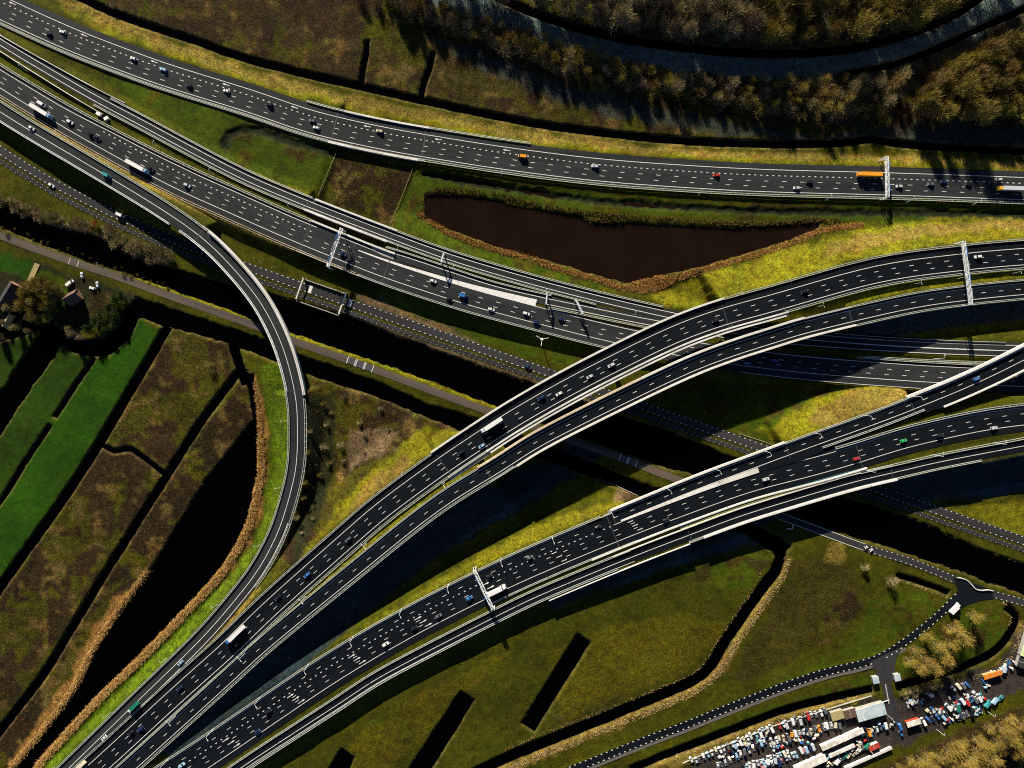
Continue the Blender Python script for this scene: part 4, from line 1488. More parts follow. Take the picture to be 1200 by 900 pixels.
# ------------------------------------------------------------------ vegetation
def twig_mesh(name, h, r, n, seed, mat, parent, base=.3, ln=1.5, wd=.13, flat=.5, pts=None):
    """crown of many thin twig slivers filling an uneven volume"""
    g = np.random.default_rng(seed)
    # clump centres give light and dark groups and gaps
    k = 16
    ph = g.random(k) * 2 * PI
    zz = base * h + (h * (1 - base)) * g.random(k) ** .8
    env = r * np.sqrt(np.clip(1 - ((zz - (base + (1 - base) * flat) * h) / (h * (1 - base) * .62)) ** 2, .08, 1))
    rr = env * np.sqrt(g.random(k)) * .9
    cen = np.stack([rr * np.cos(ph), rr * np.sin(ph), zz], 1)
    which = g.integers(0, k, n)
    p = cen[which] + g.normal(0, 1, (n, 3)) * np.array((r * .27, r * .27, h * .1))
    p[:, 2] = np.clip(p[:, 2], base * h * .8, h * 1.05)
    d = p.copy()
    d[:, 2] = np.abs(p[:, 2] - base * h * .4) * .9
    d /= np.linalg.norm(d, axis=1)[:, None] + 1e-6
    d += g.normal(0, .32, (n, 3))
    d[:, 2] += .25
    d /= np.linalg.norm(d, axis=1)[:, None]
    s = np.cross(d, g.normal(0, 1, (n, 3)))
    s /= np.linalg.norm(s, axis=1)[:, None]
    L = (ln * (.5 + g.random(n)))[:, None]
    w = (wd * (.6 + .8 * g.random(n)))[:, None]
    v = np.stack([p - s * w, p + s * w, p + d * L], 1).reshape(-1, 3)
    f = np.arange(n * 3).reshape(-1, 3)
    return np_mesh(name, v, f, mat, 3, parent)


def bare_tree(seed, h, r, mat, n=800, base=.3, ln=1.5, wd=.13):
    g = np.random.default_rng(seed)
    root = empty('bare_tree')
    mb = MB()
    top = np.array((g.normal(0, .2), g.normal(0, .2), h * .55))
    tr = .018 * h + .05
    mb.tube((0, 0, -.4), top * .5, tr, tr * .75, 7)
    mb.tube(top * .5, top, tr * .75, tr * .4, 6)
    mb.tube(top, (top[0] + g.normal(0, .3), top[1] + g.normal(0, .3), h * .95), tr * .4, .03, 5)
    for q in range(11):
        f = .45 + .5 * g.random()
        a = top * f
        th = q * 2.4 + g.random()
        d = np.array((math.cos(th), math.sin(th), .55 + .7 * g.random()))
        e = a + d * r * (.55 + .3 * g.random())
        mb.tube(a, e, tr * .35, tr * .14, 5)
        for t in range(2):
            d2 = d + g.normal(0, .5, 3)
            mb.tube(a + (e - a) * (.5 + .4 * t), a + (e - a) * (.5 + .4 * t) + d2 * r * .45, tr * .14, .02, 4)
    mb.build('trunk', M['bark'], root)
    twig_mesh('crown', h, r, n, seed + 50, mat, root, base, ln, wd)
    return root


def shrub(seed, h, r, mat, n=260, ln=.8, wd=.06):
    root = empty('shrub')
    mb = MB()
    g = np.random.default_rng(seed)
    for q in range(5):
        a = g.random() * 6.28
        mb.tube((0, 0, -.2), (math.cos(a) * r * .4, math.sin(a) * r * .4, h * .7), .07, .02, 5)
    mb.build('stem', M['bark'], root)
    twig_mesh('foliage', h, r, n, seed, mat, root, .05, ln, wd, .35)
    return root


PROTO = {'belt': [], 'brown': [], 'olive': [], 'gold': [], 'shrub': [], 'shrub_rust': [], 'leafy': [], 'shrub_olive': []}
for q in range(5):
    PROTO['belt'].append(bare_tree(150 + q, 10 + q * .8, 3.6 + .3 * q, M['twig'] if q % 2 else M['twig_olive'], 1500, .2, 2.4, .07))
    PROTO['brown'].append(bare_tree(100 + q, 12 + q * .9, 3.5 + .25 * q, M['twig'], 2600, .22, 2.5, .075))
    PROTO['olive'].append(bare_tree(200 + q, 12 + q * .9, 3.6 + .25 * q, M['twig_olive'], 2600, .22, 2.5, .075))
for q in range(4):
    PROTO['gold'].append(bare_tree(300 + q, 8 + q, 3.3 + .2 * q, M['twig_gold'], 900, .25, 2.0, .06))
    PROTO['shrub'].append(shrub(400 + q, 2.6 + .5 * q, 2.2 + .3 * q, M['twig'], 800))
    PROTO['shrub_olive'].append(shrub(430 + q, 2.6 + .5 * q, 2.2 + .3 * q, M['twig_olive'], 800))
PROTO['shrub_rust'].append(shrub(450, 3.5, 3.2, M['twig_rust'], 1100))
for q in range(3):
    t_ = bare_tree(500 + q, 6 + q, 2.8 + .3 * q, M['leaf'], 1900, .1, .55, .22)
    t_.name = 'leafy_tree'
    PROTO['leafy'].append(t_)
for k_ in PROTO:                         # templates are moved onto their first spot when used
    for o_ in PROTO[k_]:
        o_['fresh'] = 1


def plant(kind, px, py, label, cat, group=None, scale=1.0):
    P = PROTO[kind]
    o = P[int(rng.integers(0, len(P)))]
    if 'fresh' in o:
        del o['fresh']
    else:
        o = copy_tree(o)
    x, y = at(px, py)
    o.location = (x, y, float(ground_z(np.array(x), np.array(y))) - .05)
    s = scale * (.75 + .5 * rng.random())
    o.scale = (s, s, s * (.95 + .3 * rng.random()))
    o.rotation_euler = (0, 0, rng.random() * 6.28)
    tag(o, label, cat, group)
    return o


def spread_points(poly, gap, n=9999, seed=1, edge=0):
    g = np.random.default_rng(seed)
    P = np.asarray(poly, float)
    lo, hi = P.min(0), P.max(0)
    out = []
    tries = 0
    while tries < 9000 and len(out) < n:
        tries += 1
        q = lo + (hi - lo) * g.random(2)
        if not inside(P, q[None, :1], q[None, 1:])[0, 0]:
            continue
        if all((q[0] - a) ** 2 + (q[1] - b) ** 2 > gap * gap for a, b in out):
            out.append(tuple(q))
    return out


WOODS = [
    ('brown', [(540, -14), (570, 2), (640, 14), (720, 36), (800, 50), (880, 56), (880, -14)], 14.5, 'bare brown tree in the dark wood along the top edge', 'trees of the wood along the top edge', 1.2),
    ('olive', [(880, -14), (880, 56), (960, 56), (1040, 42), (1110, 12), (1140, -14)], 14.5, 'olive tinged bare tree in the sunlit end of the top wood', 'trees of the sunlit end of the top wood', 1.2),
    ('belt', [(440, -14), (500, 10), (560, 24), (640, 48), (700, 66), (780, 86), (860, 98), (930, 96), (1000, 96), (1050, 92), (1052, 108), (1030, 132), (960, 138), (880, 128), (800, 114), (700, 92), (640, 78), (560, 44), (480, 18), (410, -14)], 12.6, 'bare tree in the long belt between field and grass track', 'trees of the long belt between field and grass track', .72),
    ('olive', [(1076, 140), (1068, 118), (1090, 96), (1130, 72), (1180, 52), (1230, 40), (1230, 138), (1150, 142)], 12.5, 'yellow green bare tree in the wood at the upper right corner', 'trees of the wood at the upper right corner', .98),
]
for q, (kind, poly, gap, lab, grp, sc_) in enumerate(WOODS):
    for x, y in spread_points(poly, gap, 120, 20 + q):
        plant(kind, x, y, lab, 'tree', grp, sc_)
for x, y in [(462, -12), (480, -18), (498, -12), (514, -20), (530, -14), (546, -22)]:  # out of view, added to shade the left end of the grass track
    plant('brown', x, y, 'unseen bare tree added beyond the top edge to shade the grass track', 'tree', 'unseen trees added to shade the track', 1.2)
for x, y in [(1150, -16), (1166, -22), (1180, -14), (1196, -24), (1210, -12), (1224, -20)]:  # unseen trees, put in to cast shade on the corner
    plant('olive', x, y, 'unseen bare tree added beyond the upper right corner for shade', 'tree', 'unseen trees added for shade at the upper right corner', 1.2)
for x, y in spread_points([(450, -8), (500, 12), (560, 28), (640, 52), (700, 70), (780, 90), (860, 102), (930, 100), (1000, 100), (1048, 96), (1050, 112), (1030, 136), (960, 142), (880, 132), (800, 118), (700, 96), (640, 82), (560, 48), (480, 22)], 9, 150, 61):
    plant('shrub' if rng.random() < .6 else 'shrub_olive', x, y, 'tall bare shrub between the trees of the long belt', 'shrub', 'undergrowth of the long tree belt', 1.35)
plant('shrub', 133, 6, 'grey leafless bush beside the ditch of the upper left field', 'shrub')
plant('shrub_olive', 1036, 143, 'green bush at the right end of the long tree belt', 'shrub', None, 1.4)
# canal bank scrub
for x, y in spread_points([(-10, 222), (60, 250), (110, 262), (105, 270), (60, 262), (-10, 238)], 6, 34, 41):
    plant('shrub', x, y, 'pale bare shrub on the canal bank at the left edge', 'shrub', 'shrubs on the canal bank left of the rusty one', .85)
for x, y in spread_points([(122, 262), (150, 276), (200, 296), (205, 306), (175, 308), (130, 282)], 6, 34, 42):
    plant('shrub', x, y, 'pale bare shrub on the canal bank before the loop ramp', 'shrub', 'shrubs on the canal bank right of the rusty one', .95)
plant('shrub_rust', 114, 262, 'rust coloured bush on the canal bank', 'shrub', None, 1.1)
for x, y in spread_points([(0, 262), (140, 312), (200, 334), (196, 340), (140, 320), (0, 270)], 7, 26, 43):
    plant('shrub_olive', x, y, 'low green shrub between canal and towpath', 'shrub', 'shrubs between canal and towpath', .45)
# farm trees
for x, y in spread_points([(40, 330), (78, 336), (72, 356), (66, 382), (40, 372), (30, 350)], 9, 16, 44):
    plant('olive', x, y, 'mossy green tree in the orchard beside the farmhouse', 'tree', 'orchard trees beside the farmhouse', .72)
for x, y in spread_points([(118, 364), (144, 346), (150, 356), (136, 386), (116, 396), (106, 390)], 8, 14, 45):
    plant('leafy', x, y, 'dense dark green tree on the moated peninsula', 'tree', 'evergreen trees on the moated peninsula', .8)
for x, y in [(8, 378), (4, 396), (22, 384), (34, 388), (16, 362), (-4, 350)]:
    plant('brown', x, y, 'bare tree behind the shaded farmhouse', 'tree', 'bare trees behind the farmhouse', .5)
for x, y in [(90, 392), (98, 396), (86, 386)]:
    plant('brown', x, y, 'bare tree in the black shadow by the moat', 'tree', 'bare trees in the shadow by the moat', .5)
# scrub bushes in the triangle
for x, y in spread_points([(366, 470), (392, 470), (392, 520), (382, 580), (350, 650), (346, 620), (362, 560)], 12, 14, 46):
    plant('shrub_olive' if rng.random() < .6 else 'shrub', x, y, 'dark bramble bush in the shady strip beside the loop ramp', 'shrub', 'bramble bushes beside the loop ramp', .75)
for x, y in spread_points([(398, 462), (470, 482), (492, 496), (440, 530), (400, 555)], 14, 9, 47):
    plant('shrub', x, y, 'brown bush in the rough triangle beside the upper flyover', 'shrub', 'brown bushes of the rough triangle', .6)
plant('shrub_olive', 247, 425, 'round olive thicket in the upper corner of the scrub field', 'shrub', None, 1.5)
plant('shrub', 1012, 664, 'dark heap of brushwood on the south field', 'shrub', None, 1.0)
plant('shrub', 1042, 678, 'tan bush at the head of the short ditch', 'shrub', None, 1.2)
# grove at lower right
for x, y in [(1080, 742), (1066, 758), (1092, 752), (1078, 768), (1098, 764), (1108, 748), (1070, 776), (1088, 778), (1110, 732), (1120, 742), (1060, 770), (1102, 776), (1134, 718)]:
    plant('gold', x, y, 'golden bare tree in the small grove beside the lane', 'tree', 'golden trees of the small grove', .95)
# tree belt behind the scrapyard
for x, y in spread_points([(1020, 906), (1060, 888), (1120, 862), (1210, 826), (1240, 826), (1230, 862), (1160, 884), (1100, 908)], 10.5, 60, 48):
    plant('gold', x, y, 'golden bare tree in the belt behind the scrapyard', 'tree', 'golden trees of the belt behind the scrapyard', .95)
for x, y in spread_points([(1054, 812), (1085, 802), (1110, 796), (1112, 800), (1085, 810), (1056, 818)], 5, 16, 49):
    plant('shrub', x, y, 'brown hedge bush on the north edge of the scrapyard', 'shrub', 'hedge bushes of the scrapyard', .6)


# ---- uncountable tufts
def tufts(name, polys, density, h, w, mat, seed, blades=5, avoid_water=True, spread=.5, thr=-.25):
    g = np.random.default_rng(seed)
    pts = []
    for P in polys:
        P = atv(np.asarray(P, float), np.zeros(len(P)))
        lo, hi = P.min(0), P.max(0)
        n = int((hi - lo).prod() * density)
        q = lo + (hi - lo) * g.random((n, 2))
        m = inside(P, q[:, 0] + 0, q[:, 1] + 0)
        pts.append(q[m])
    q = np.concatenate(pts)
    wv = grid_val(WSD, q[:, 0], q[:, 1])
    lz = grid_val(LOWZ, q[:, 0], q[:, 1])
    q = q[(wv < (.1 if not avoid_water else -.7)) & (lz > 1e8)]
    cl = grid_val(W3, q[:, 0], q[:, 1]) + g.normal(0, .25, len(q))      # clumping
    q = q[cl > thr]
    z = ground_z(q[:, 0], q[:, 1])
    n = len(q)
    b = np.repeat(np.c_[q, z - .1], blades, 0)
    nb = len(b)
    a = g.random(nb) * 2 * PI
    tilt = .25 + .6 * g.random(nb)
    hh = h * (.5 + .8 * g.random(nb))
    d = np.stack([np.cos(a) * tilt, np.sin(a) * tilt, np.ones(nb)], 1)
    b[:, :2] += g.normal(0, spread * .4, (nb, 2))
    a2 = g.random(nb) * 2 * PI
    s = np.stack([np.cos(a2), np.sin(a2), np.zeros(nb)], 1) * (w * (.6 + .8 * g.random(nb)))[:, None]
    v = np.stack([b - s, b + s, b + d * hh[:, None]], 1).reshape(-1, 3)
    o = np_mesh(name, v, np.arange(nb * 3).reshape(-1, 3), mat, 3)
    return tag(o, kind='stuff')


def side(line, off, w):
    L = catmull(line, 6.0)
    t = np.gradient(L[:, :2], axis=0)
    t /= np.linalg.norm(t, axis=1)[:, None]
    n = np.stack([-t[:, 1], t[:, 0]], 1)
    return np.concatenate([L[:, :2] + n * (off - w / 2), (L[:, :2] + n * (off + w / 2))[::-1]])


LAKE_R = [(290, 436), (300, 470), (304, 500), (306, 555), (293, 612), (277, 645), (255, 678), (216, 719), (166, 771), (116, 819), (64, 876), (30, 915)]
LAKE_L = [(174, 668), (144, 706), (112, 754), (84, 808), (56, 846), (12, 900)]
POND_S = [(490, 250), (510, 263), (530, 275), (580, 293), (620, 302), (650, 314), (700, 328), (736, 338), (775, 330), (820, 318), (870, 303), (915, 289), (965, 270), (1010, 264)]
POND_N = [(496, 230), (510, 223), (545, 224), (585, 229), (620, 238), (680, 248), (730, 254), (800, 258), (870, 262), (930, 260), (985, 258)]
tufts('reed_bed', [side(LAKE_R, 0, 8.5), side(LAKE_L, -1, 6.5)], 4.5, 1.5, .11, M['reed'], 3, 6, False, spread=1.2, thr=-.3)
tufts('reed_bed', [side(POND_S, 0, 6.5), [(738, 330), (775, 322), (790, 330), (770, 342), (748, 344)]], 4.5, 1.5, .11, M['reed'], 4, 6, False, spread=1.2, thr=-.3)
tufts('reed_bed', [side(POND_N, 0, 5), [(684, 256), (730, 256), (726, 262), (690, 263)]], 1.8, 1.5, .15, M['tussock'], 5, 6, False)
tufts('scrub_growth', [[(200, 386), (262, 400), (278, 425), (272, 446), (122, 672), (-20, 860), (-20, 720), (90, 560)]], .5, .5, .16, M['tussock'], 6, 4, thr=.08)
tufts('scrub_growth', [[(284, 440), (300, 492), (170, 676), (60, 848), (0, 920), (-20, 900), (122, 680)]], .5, .55, .16, M['tussock'], 7, 4, thr=.08)
tufts('scrub_growth', [[(398, 458), (500, 498), (440, 545), (380, 640), (330, 690), (350, 600), (362, 470)]], .6, .6, .17, M['tussock'], 8, 4, thr=.05)
tufts('scrub_growth', [[(396, 178), (482, 198), (460, 262), (376, 232)]], .7, .6, .18, M['tussock'], 9, 4, thr=.05)
tufts('field_stubble', [[(60, -20), (300, 64), (600, 130), (800, 158), (1020, 158), (1020, 145), (860, 130), (600, 60), (420, 0), (200, -20)]], .6, .35, .13, M['tussock'], 10, 4, thr=.0)
tufts('straw_bank', [side([(925, 655), (916, 680), (898, 704), (876, 736), (858, 762), (842, 788), (822, 806), (780, 826), (704, 857), (628, 888), (590, 904)], 0, 7)], 2.2, .7, .16, M['straw'], 11, 5)
tufts('straw_bank', [side([(60, 2), (120, 22), (200, 54), (300, 88), (420, 118), (600, 153), (760, 176)], 0, 5)], .7, .5, .14, M['straw'], 12, 4)
tufts('straw_bank', [side([(760, 898), (850, 866), (945, 833), (1022, 811)], 0, 4), side([(1140, 795), (1182, 774), (1198, 732)], 0, 5), side([(1048, 679), (1078, 688), (1110, 701)], 0, 3), side([(1175, 705), (1186, 718), (1182, 738)], 0, 3)], 1.5, .6, .15, M['straw'], 13, 4)
tufts('dry_tussocks', [[(600, 860), (640, 790), (720, 740), (800, 730), (780, 790), (700, 840)], [(930, 770), (960, 700), (1000, 670), (1040, 690), (1010, 750), (960, 780)], [(405, 640), (450, 570), (490, 535), (495, 545), (440, 590)], [(430, 890), (470, 850), (520, 840), (500, 880), (460, 905)]], .5, .42, .14, M['tussock'], 14, 4, thr=.2)
tufts('canal_sedge', [side([(893, 668), (880, 694), (858, 726), (840, 752), (824, 778), (806, 792), (768, 808), (696, 837), (620, 866), (588, 880)], 0, 3)], 1.6, .6, .14, M['straw'], 17, 4, False)
tufts('canal_sedge', [side(BANK_N[7:13], 1, 4), side(BANK_N[13:], 1.5, 5), side(BANK_S[6:13], -1, 4), side(BANK_S[14:17], -1.5, 5), side(BANK_S[18:], -1.5, 4)], 1.8, .8, .15, M['tussock'], 15, 5, False)
tufts('canal_sedge', [side(BANK_N[:7], 1, 4), side(BANK_S[:6], -1, 4)], 1.0, .8, .15, M['tussock'], 16, 5, False)
# ------------------------------------------------------------------ vehicles
def loft(mb, st, m=0):
    """stations: (x, half width, z0, z1)"""
    n = len(mb.v)
    for x, w, a, b in st:
        mb.v += [(x, -w, a), (x, w, a), (x, w * .94, b), (x, -w * .94, b)]
    for i in range(len(st) - 1):
        p, q = n + i * 4, n + i * 4 + 4
        for a, b in ((0, 1), (1, 2), (2, 3), (3, 0)):
            mb.f.append((p + b, p + a, q + a, q + b)[::-1])
            mb.m.append(m)
    mb.f.append((n, n + 1, n + 2, n + 3)[::-1])
    mb.m.append(m)
    e = n + (len(st) - 1) * 4
    mb.f.append((e, e + 1, e + 2, e + 3))
    mb.m.append(m)


def frustum(mb, x0, x1, w0, z0, X0, X1, w1, z1, m=0):
    mb.hexa([(x0, -w0, z0), (x1, -w0, z0), (x1, w0, z0), (x0, w0, z0)], [(X0, -w1, z1), (X1, -w1, z1), (X1, w1, z1), (X0, w1, z1)], m)


def wheels(root, xs, w, r=.33, wd=.24):
    for x in xs:
        for s_ in (-1, 1):
            mb = MB()
            mb.tube((0, -wd / 2, 0), (0, wd / 2, 0), r, r, 12)
            o = mb.build('wheel', M['tyre'], root)
            o.location = (x, s_ * w, r)
            mb = MB()
            mb.tube((0, -wd / 2 - .01, 0), (0, wd / 2 + .01, 0), r * .55, r * .55, 8)
            mb.build('rim', M['steel'], o)


def lights(root, xf, xr, w, z):
    for nm, x, mat in (('headlight', xf, 'light_clear'), ('tail_light', xr, 'light_red')):
        for s_ in (-1, 1):
            mb = MB()
            mb.box((0, 0, 0), (.14, .34, .16))
            o = mb.build(nm, M[mat], root)
            o.location = (x, s_ * w, z)


def make_car(kind):
    root = empty({'van': 'van'}.get(kind, 'car'))
    b, g = MB(), MB()
    if kind == 'car':
        loft(b, [(-2.2, .72, .38, .80), (-2.05, .88, .24, .92), (-.6, .91, .2, .95), (1.0, .91, .2, .92), (1.9, .87, .22, .78), (2.2, .70, .36, .62)])
        frustum(g, -1.85, 1.0, .82, .92, -1.45, .15, .64, 1.40)
        frustum(b, -1.5, .2, .67, 1.40, -1.4, .08, .60, 1.46)
        lights(root, 2.08, -2.12, .6, .66)
        wheels(root, (-1.32, 1.35), .82)
    elif kind == 'estate':
        loft(b, [(-2.35, .78, .4, .9), (-2.2, .92, .26, 1.02), (-.6, .95, .24, 1.05), (1.0, .95, .24, 1.02), (2.05, .9, .26, .9), (2.35, .74, .4, .7)])
        frustum(g, -2.2, 1.05, .86, 1.02, -2.0, .3, .7, 1.6)
        frustum(b, -2.05, .35, .73, 1.6, -1.95, .2, .66, 1.68)
        lights(root, 2.22, -2.28, .66, .78)
        wheels(root, (-1.42, 1.45), .86, .36)
    else:
        loft(b, [(-2.75, .92, .4, 2.15), (-2.65, .98, .3, 2.25), (1.2, .98, .3, 2.25), (1.35, .97, .3, 2.2)])
        loft(b, [(1.352, .96, .32, 1.25), (2.5, .92, .32, 1.05), (2.75, .8, .42, .8)])
        frustum(g, 1.36, 2.2, .9, 1.25, 1.36, 1.6, .82, 2.1)
        lights(root, 2.62, -2.72, .72, .9)
        wheels(root, (-1.7, 1.75), .88, .36)
    b.build('body', M['car_white'], root)
    g.build('windows', M['glass'], root)
    return root


def make_truck(length=16.0):
    root = empty('truck')
    b, g, t = MB(), MB(), MB()
    xf = length / 2
    loft(b, [(xf - 2.3, 1.22, .6, 2.7), (xf - 2.2, 1.25, .5, 3.1), (xf - .5, 1.25, .5, 3.15), (xf - .1, 1.2, .5, 2.4), (xf, 1.1, .55, 2.0)])
    frustum(b, xf - 2.25, xf - .6, 1.1, 3.12, xf - 2.2, xf - 1.3, .95, 3.75)
    b.build('cab', M['car_white'], root)
    mb = MB()
    mb.hexa([(xf - .08, -1.05, 2.1), (xf + .01, -1.05, 2.0), (xf + .01, 1.05, 2.0), (xf - .08, 1.05, 2.1)],
            [(xf - .45, -1.0, 2.95), (xf - .38, -1.0, 3.0), (xf - .38, 1.0, 3.0), (xf - .45, 1.0, 2.95)])
    mb.build('windscreen', M['glass'], root)
    t.box((-1.45, 0, 2.5), (length - 2.9, 2.55, 2.8))
    t.build('trailer', M['car_white'], root)
    c = MB()
    c.box((-.8, 0, .85), (length - 1.8, 1.1, .4))
    c.build('chassis', M['steel_dark'], root)
    wheels(root, (-xf + 2.0, -xf + 3.3, -xf + 4.6, xf - 4.6, xf - 1.4), 1.1, .5, .34)
    lights(root, xf - .02, -xf + .06, .95, .95)
    return root


def make_box_truck(length=8.5):
    root = empty('box_truck')
    b, t = MB(), MB()
    xf = length / 2
    loft(b, [(xf - 1.9, 1.1, .5, 2.4), (xf - .4, 1.12, .45, 2.5), (xf - .05, 1.05, .5, 1.7), (xf, 1.0, .5, 1.5)])
    b.build('cab', M['car_white'], root)
    mb = MB()
    mb.hexa([(xf - .06, -.95, 1.7), (xf + .03, -.95, 1.65), (xf + .03, .95, 1.65), (xf - .06, .95, 1.7)],
            [(xf - .36, -.9, 2.35), (xf - .28, -.9, 2.4), (xf - .28, .9, 2.4), (xf - .36, .9, 2.35)])
    mb.build('windscreen', M['glass'], root)
    t.box((-1.0, 0, 2.15), (length - 2.1, 2.4, 2.6))
    t.build('cargo_box', M['car_white'], root)
    wheels(root, (-xf + 1.6, xf - 1.3), 1.0, .45, .3)
    lights(root, xf - .02, -xf + .05, .85, .8)
    return root


TEMPL = {'car': make_car('car'), 'estate': make_car('estate'), 'van': make_car('van'), 'truck': make_truck(), 'box': make_box_truck()}
for o_ in TEMPL.values():
    o_['fresh'] = 1


def stem_of(o):
    return o.name.split('.')[0]


def clone_vehicle(kind, colors):
    o = TEMPL[kind]
    if 'fresh' in o:
        del o['fresh']
        fresh = True
    else:
        o = copy_tree(o)
    for ch in o.children:
        s_ = stem_of(ch)
        c = {'body': colors[0], 'cab': colors[0], 'trailer': colors[-1], 'cargo_box': colors[-1]}.get(s_)
        if c:
            if not ch.material_slots[0].link == 'OBJECT':
                ch.material_slots[0].link = 'OBJECT'
            ch.material_slots[0].material = M['car_' + c]
    return o


DIR = {'N1': -1, 'R3': 1, 'R4': 1, 'R5': 1, 'F1A': -1, 'F1B': 1, 'F2A': 1, 'F2R': 1, 'F2B': 1, 'SW': 1}
SPOT = {'N1': 'the wide motorway along the top', 'R3': 'the busy motorway', 'R4': 'the curved loop ramp', 'R5': 'the dotted local road',
        'F1A': 'the upper flyover', 'F2A': 'the lower flyover', 'F2R': 'the forking ramp', 'SW': 'the lane junction'}
VEH = [  # x, y, kind, colours, road
    (58, 40, 'car', ['black'], 'N1'), (74, 38, 'car', ['white'], 'N1'), (157, 69, 'car', ['white'], 'N1'), (192, 82, 'estate', ['lightblue'], 'N1'), (222, 101, 'car', ['black'], 'N1'),
    (266, 107, 'car', ['white'], 'N1'), (316, 123, 'estate', ['black'], 'N1'), (366.5, 142, 'car', ['grey'], 'N1'), (371, 150, 'car', ['white'], 'N1'), (445, 154, 'estate', ['beige'], 'N1'),
    (612, 183.5, 'van', ['orange'], 'N1'), (697, 195, 'estate', ['silver'], 'N1'), (839, 205.5, 'car', ['red'], 'N1'), (933, 220.5, 'car', ['silver'], 'N1'), (948, 213.5, 'car', ['black'], 'N1'),
    (1017, 205.5, 'truck', ['orange', 'orange'], 'N1'), (1053, 218.5, 'car', ['silver'], 'N1'), (1105, 213.5, 'car', ['navy'], 'N1'), (1134, 216, 'car', ['black'], 'N1'), (1169, 210.5, 'estate', ['silver'], 'N1'),
    (1181, 222, 'truck', ['yellow', 'silver'], 'N1'), (1090, 216, 'car', ['grey'], 'N1'),
    (51, 132, 'truck', ['lightblue', 'white'], 'R3'), (50, 122.5, 'van', ['white'], 'R3'), (83, 143.5, 'estate', ['white'], 'R3'), (108, 158, 'estate', ['black'], 'R3'), (115, 162, 'car', ['black'], 'R3'),
    (163, 196.5, 'truck', ['lightblue', 'white'], 'R3'), (177, 198, 'estate', ['black'], 'R3'), (220, 217.5, 'estate', ['silver'], 'R3'), (402, 297.5, 'estate', ['navy'], 'R3'), (508, 329.5, 'car', ['white'], 'R3'),
    (543, 346.5, 'van', ['blue'], 'R3'), (527, 351, 'car', ['black'], 'R3'), (576, 362.5, 'car', ['white'], 'R3'), (617, 367.5, 'estate', ['white'], 'R3'), (629, 378, 'estate', ['navy'], 'R3'), (658, 374, 'car', ['navy'], 'R3'),
    (875, 425.5, 'car', ['blue'], 'R3'), (907, 422.5, 'estate', ['blue'], 'R3'),
    (38, 150.5, 'car', ['white'], 'R4'), (126, 206, 'van', ['teal'], 'R4'), (212, 776.5, 'car', ['lightblue'], 'R4'), (158, 827, 'box', ['white', 'bottlegreen'], 'R4'), (122.5, 864, 'car', ['white'], 'R4'), (96, 896, 'box', ['white', 'cream'], 'R4'),
    (61, 217.5, 'car', ['white'], 'R5'), (142, 252.5, 'van', ['white'], 'R5'), (619, 430, 'car', ['navy'], 'R5'),
    (1145, 301, 'estate', ['white'], 'F1A'), (942, 342, 'car', ['black'], 'F1A'), (838, 376, 'car', ['black'], 'F1A'), (716, 428, 'estate', ['silver'], 'F1A'), (691, 441.5, 'car', ['silver'], 'F1A'), (655, 461.5, 'car', ['white'], 'F1A'),
    (634, 466, 'estate', ['navy'], 'F1A'), (576, 498, 'truck', ['white', 'white'], 'F1A'), (564.5, 522.5, 'car', ['lightblue'], 'F1A'), (540, 530.5, 'estate', ['black'], 'F1A'), (408, 632, 'car', ['grey'], 'F1A'), (360, 673.5, 'estate', ['blue'], 'F1A'),
    (326, 700, 'car', ['black'], 'F1A'), (277, 742.5, 'truck', ['blue', 'white'], 'F1A'), (211, 806, 'car', ['navy'], 'F1A'), (165, 853.5, 'estate', ['navy'], 'F1A'), (154, 858.5, 'car', ['black'], 'F1A'),
    (213.5, 896, 'estate', ['lightblue'], 'F2A'), (302, 857, 'car', ['navy'], 'F2A'), (315, 833, 'estate', ['black'], 'F2A'), (452, 754.5, 'estate', ['white'], 'F2A'), (514, 721.5, 'car', ['grey'], 'F2A'), (486, 736, 'car', ['black'], 'F2A'), (550, 700.5, 'estate', ['blue'], 'F2A'),
    (580, 692, 'truck', ['white', 'white'], 'F2A'), (573, 675, 'car', ['black'], 'F2A'), (621, 653, 'car', ['grey'], 'F2A'), (700, 617.5, 'car', ['black'], 'F2A'), (780, 609, 'estate', ['black'], 'F2A'), (897, 561.5, 'estate', ['silver'], 'F2A'), (1003, 537.5, 'car', ['red'], 'F2A'),
    (1058, 516.5, 'car', ['green'], 'F2A'), (1101, 510.5, 'estate', ['black'], 'F2A'), (1164, 501.5, 'estate', ['silver'], 'F2A'), (1143.5, 444, 'car', ['blue'], 'F2R'), (1117, 712, 'box', ['white', 'white'], 'SW'),
]
ORD = ['first', 'second', 'third', 'fourth', 'fifth', 'sixth', 'seventh', 'eighth', 'ninth', 'tenth', 'eleventh', 'twelfth', 'thirteenth', 'fourteenth', 'fifteenth', 'sixteenth', 'seventeenth', 'eighteenth', 'nineteenth', 'twentieth',
       'twenty-first', 'twenty-second', 'twenty-third', 'twenty-fourth', 'twenty-fifth', 'twenty-sixth', 'twenty-seventh', 'twenty-eighth', 'twenty-ninth', 'thirtieth']
WORDK = {'car': 'car', 'estate': 'estate car', 'van': 'van', 'truck': 'truck', 'box': 'box truck'}
CWORD = {'lightblue': 'light blue', 'navy': 'dark blue', 'grey': 'dark grey', 'bottlegreen': 'dark green'}


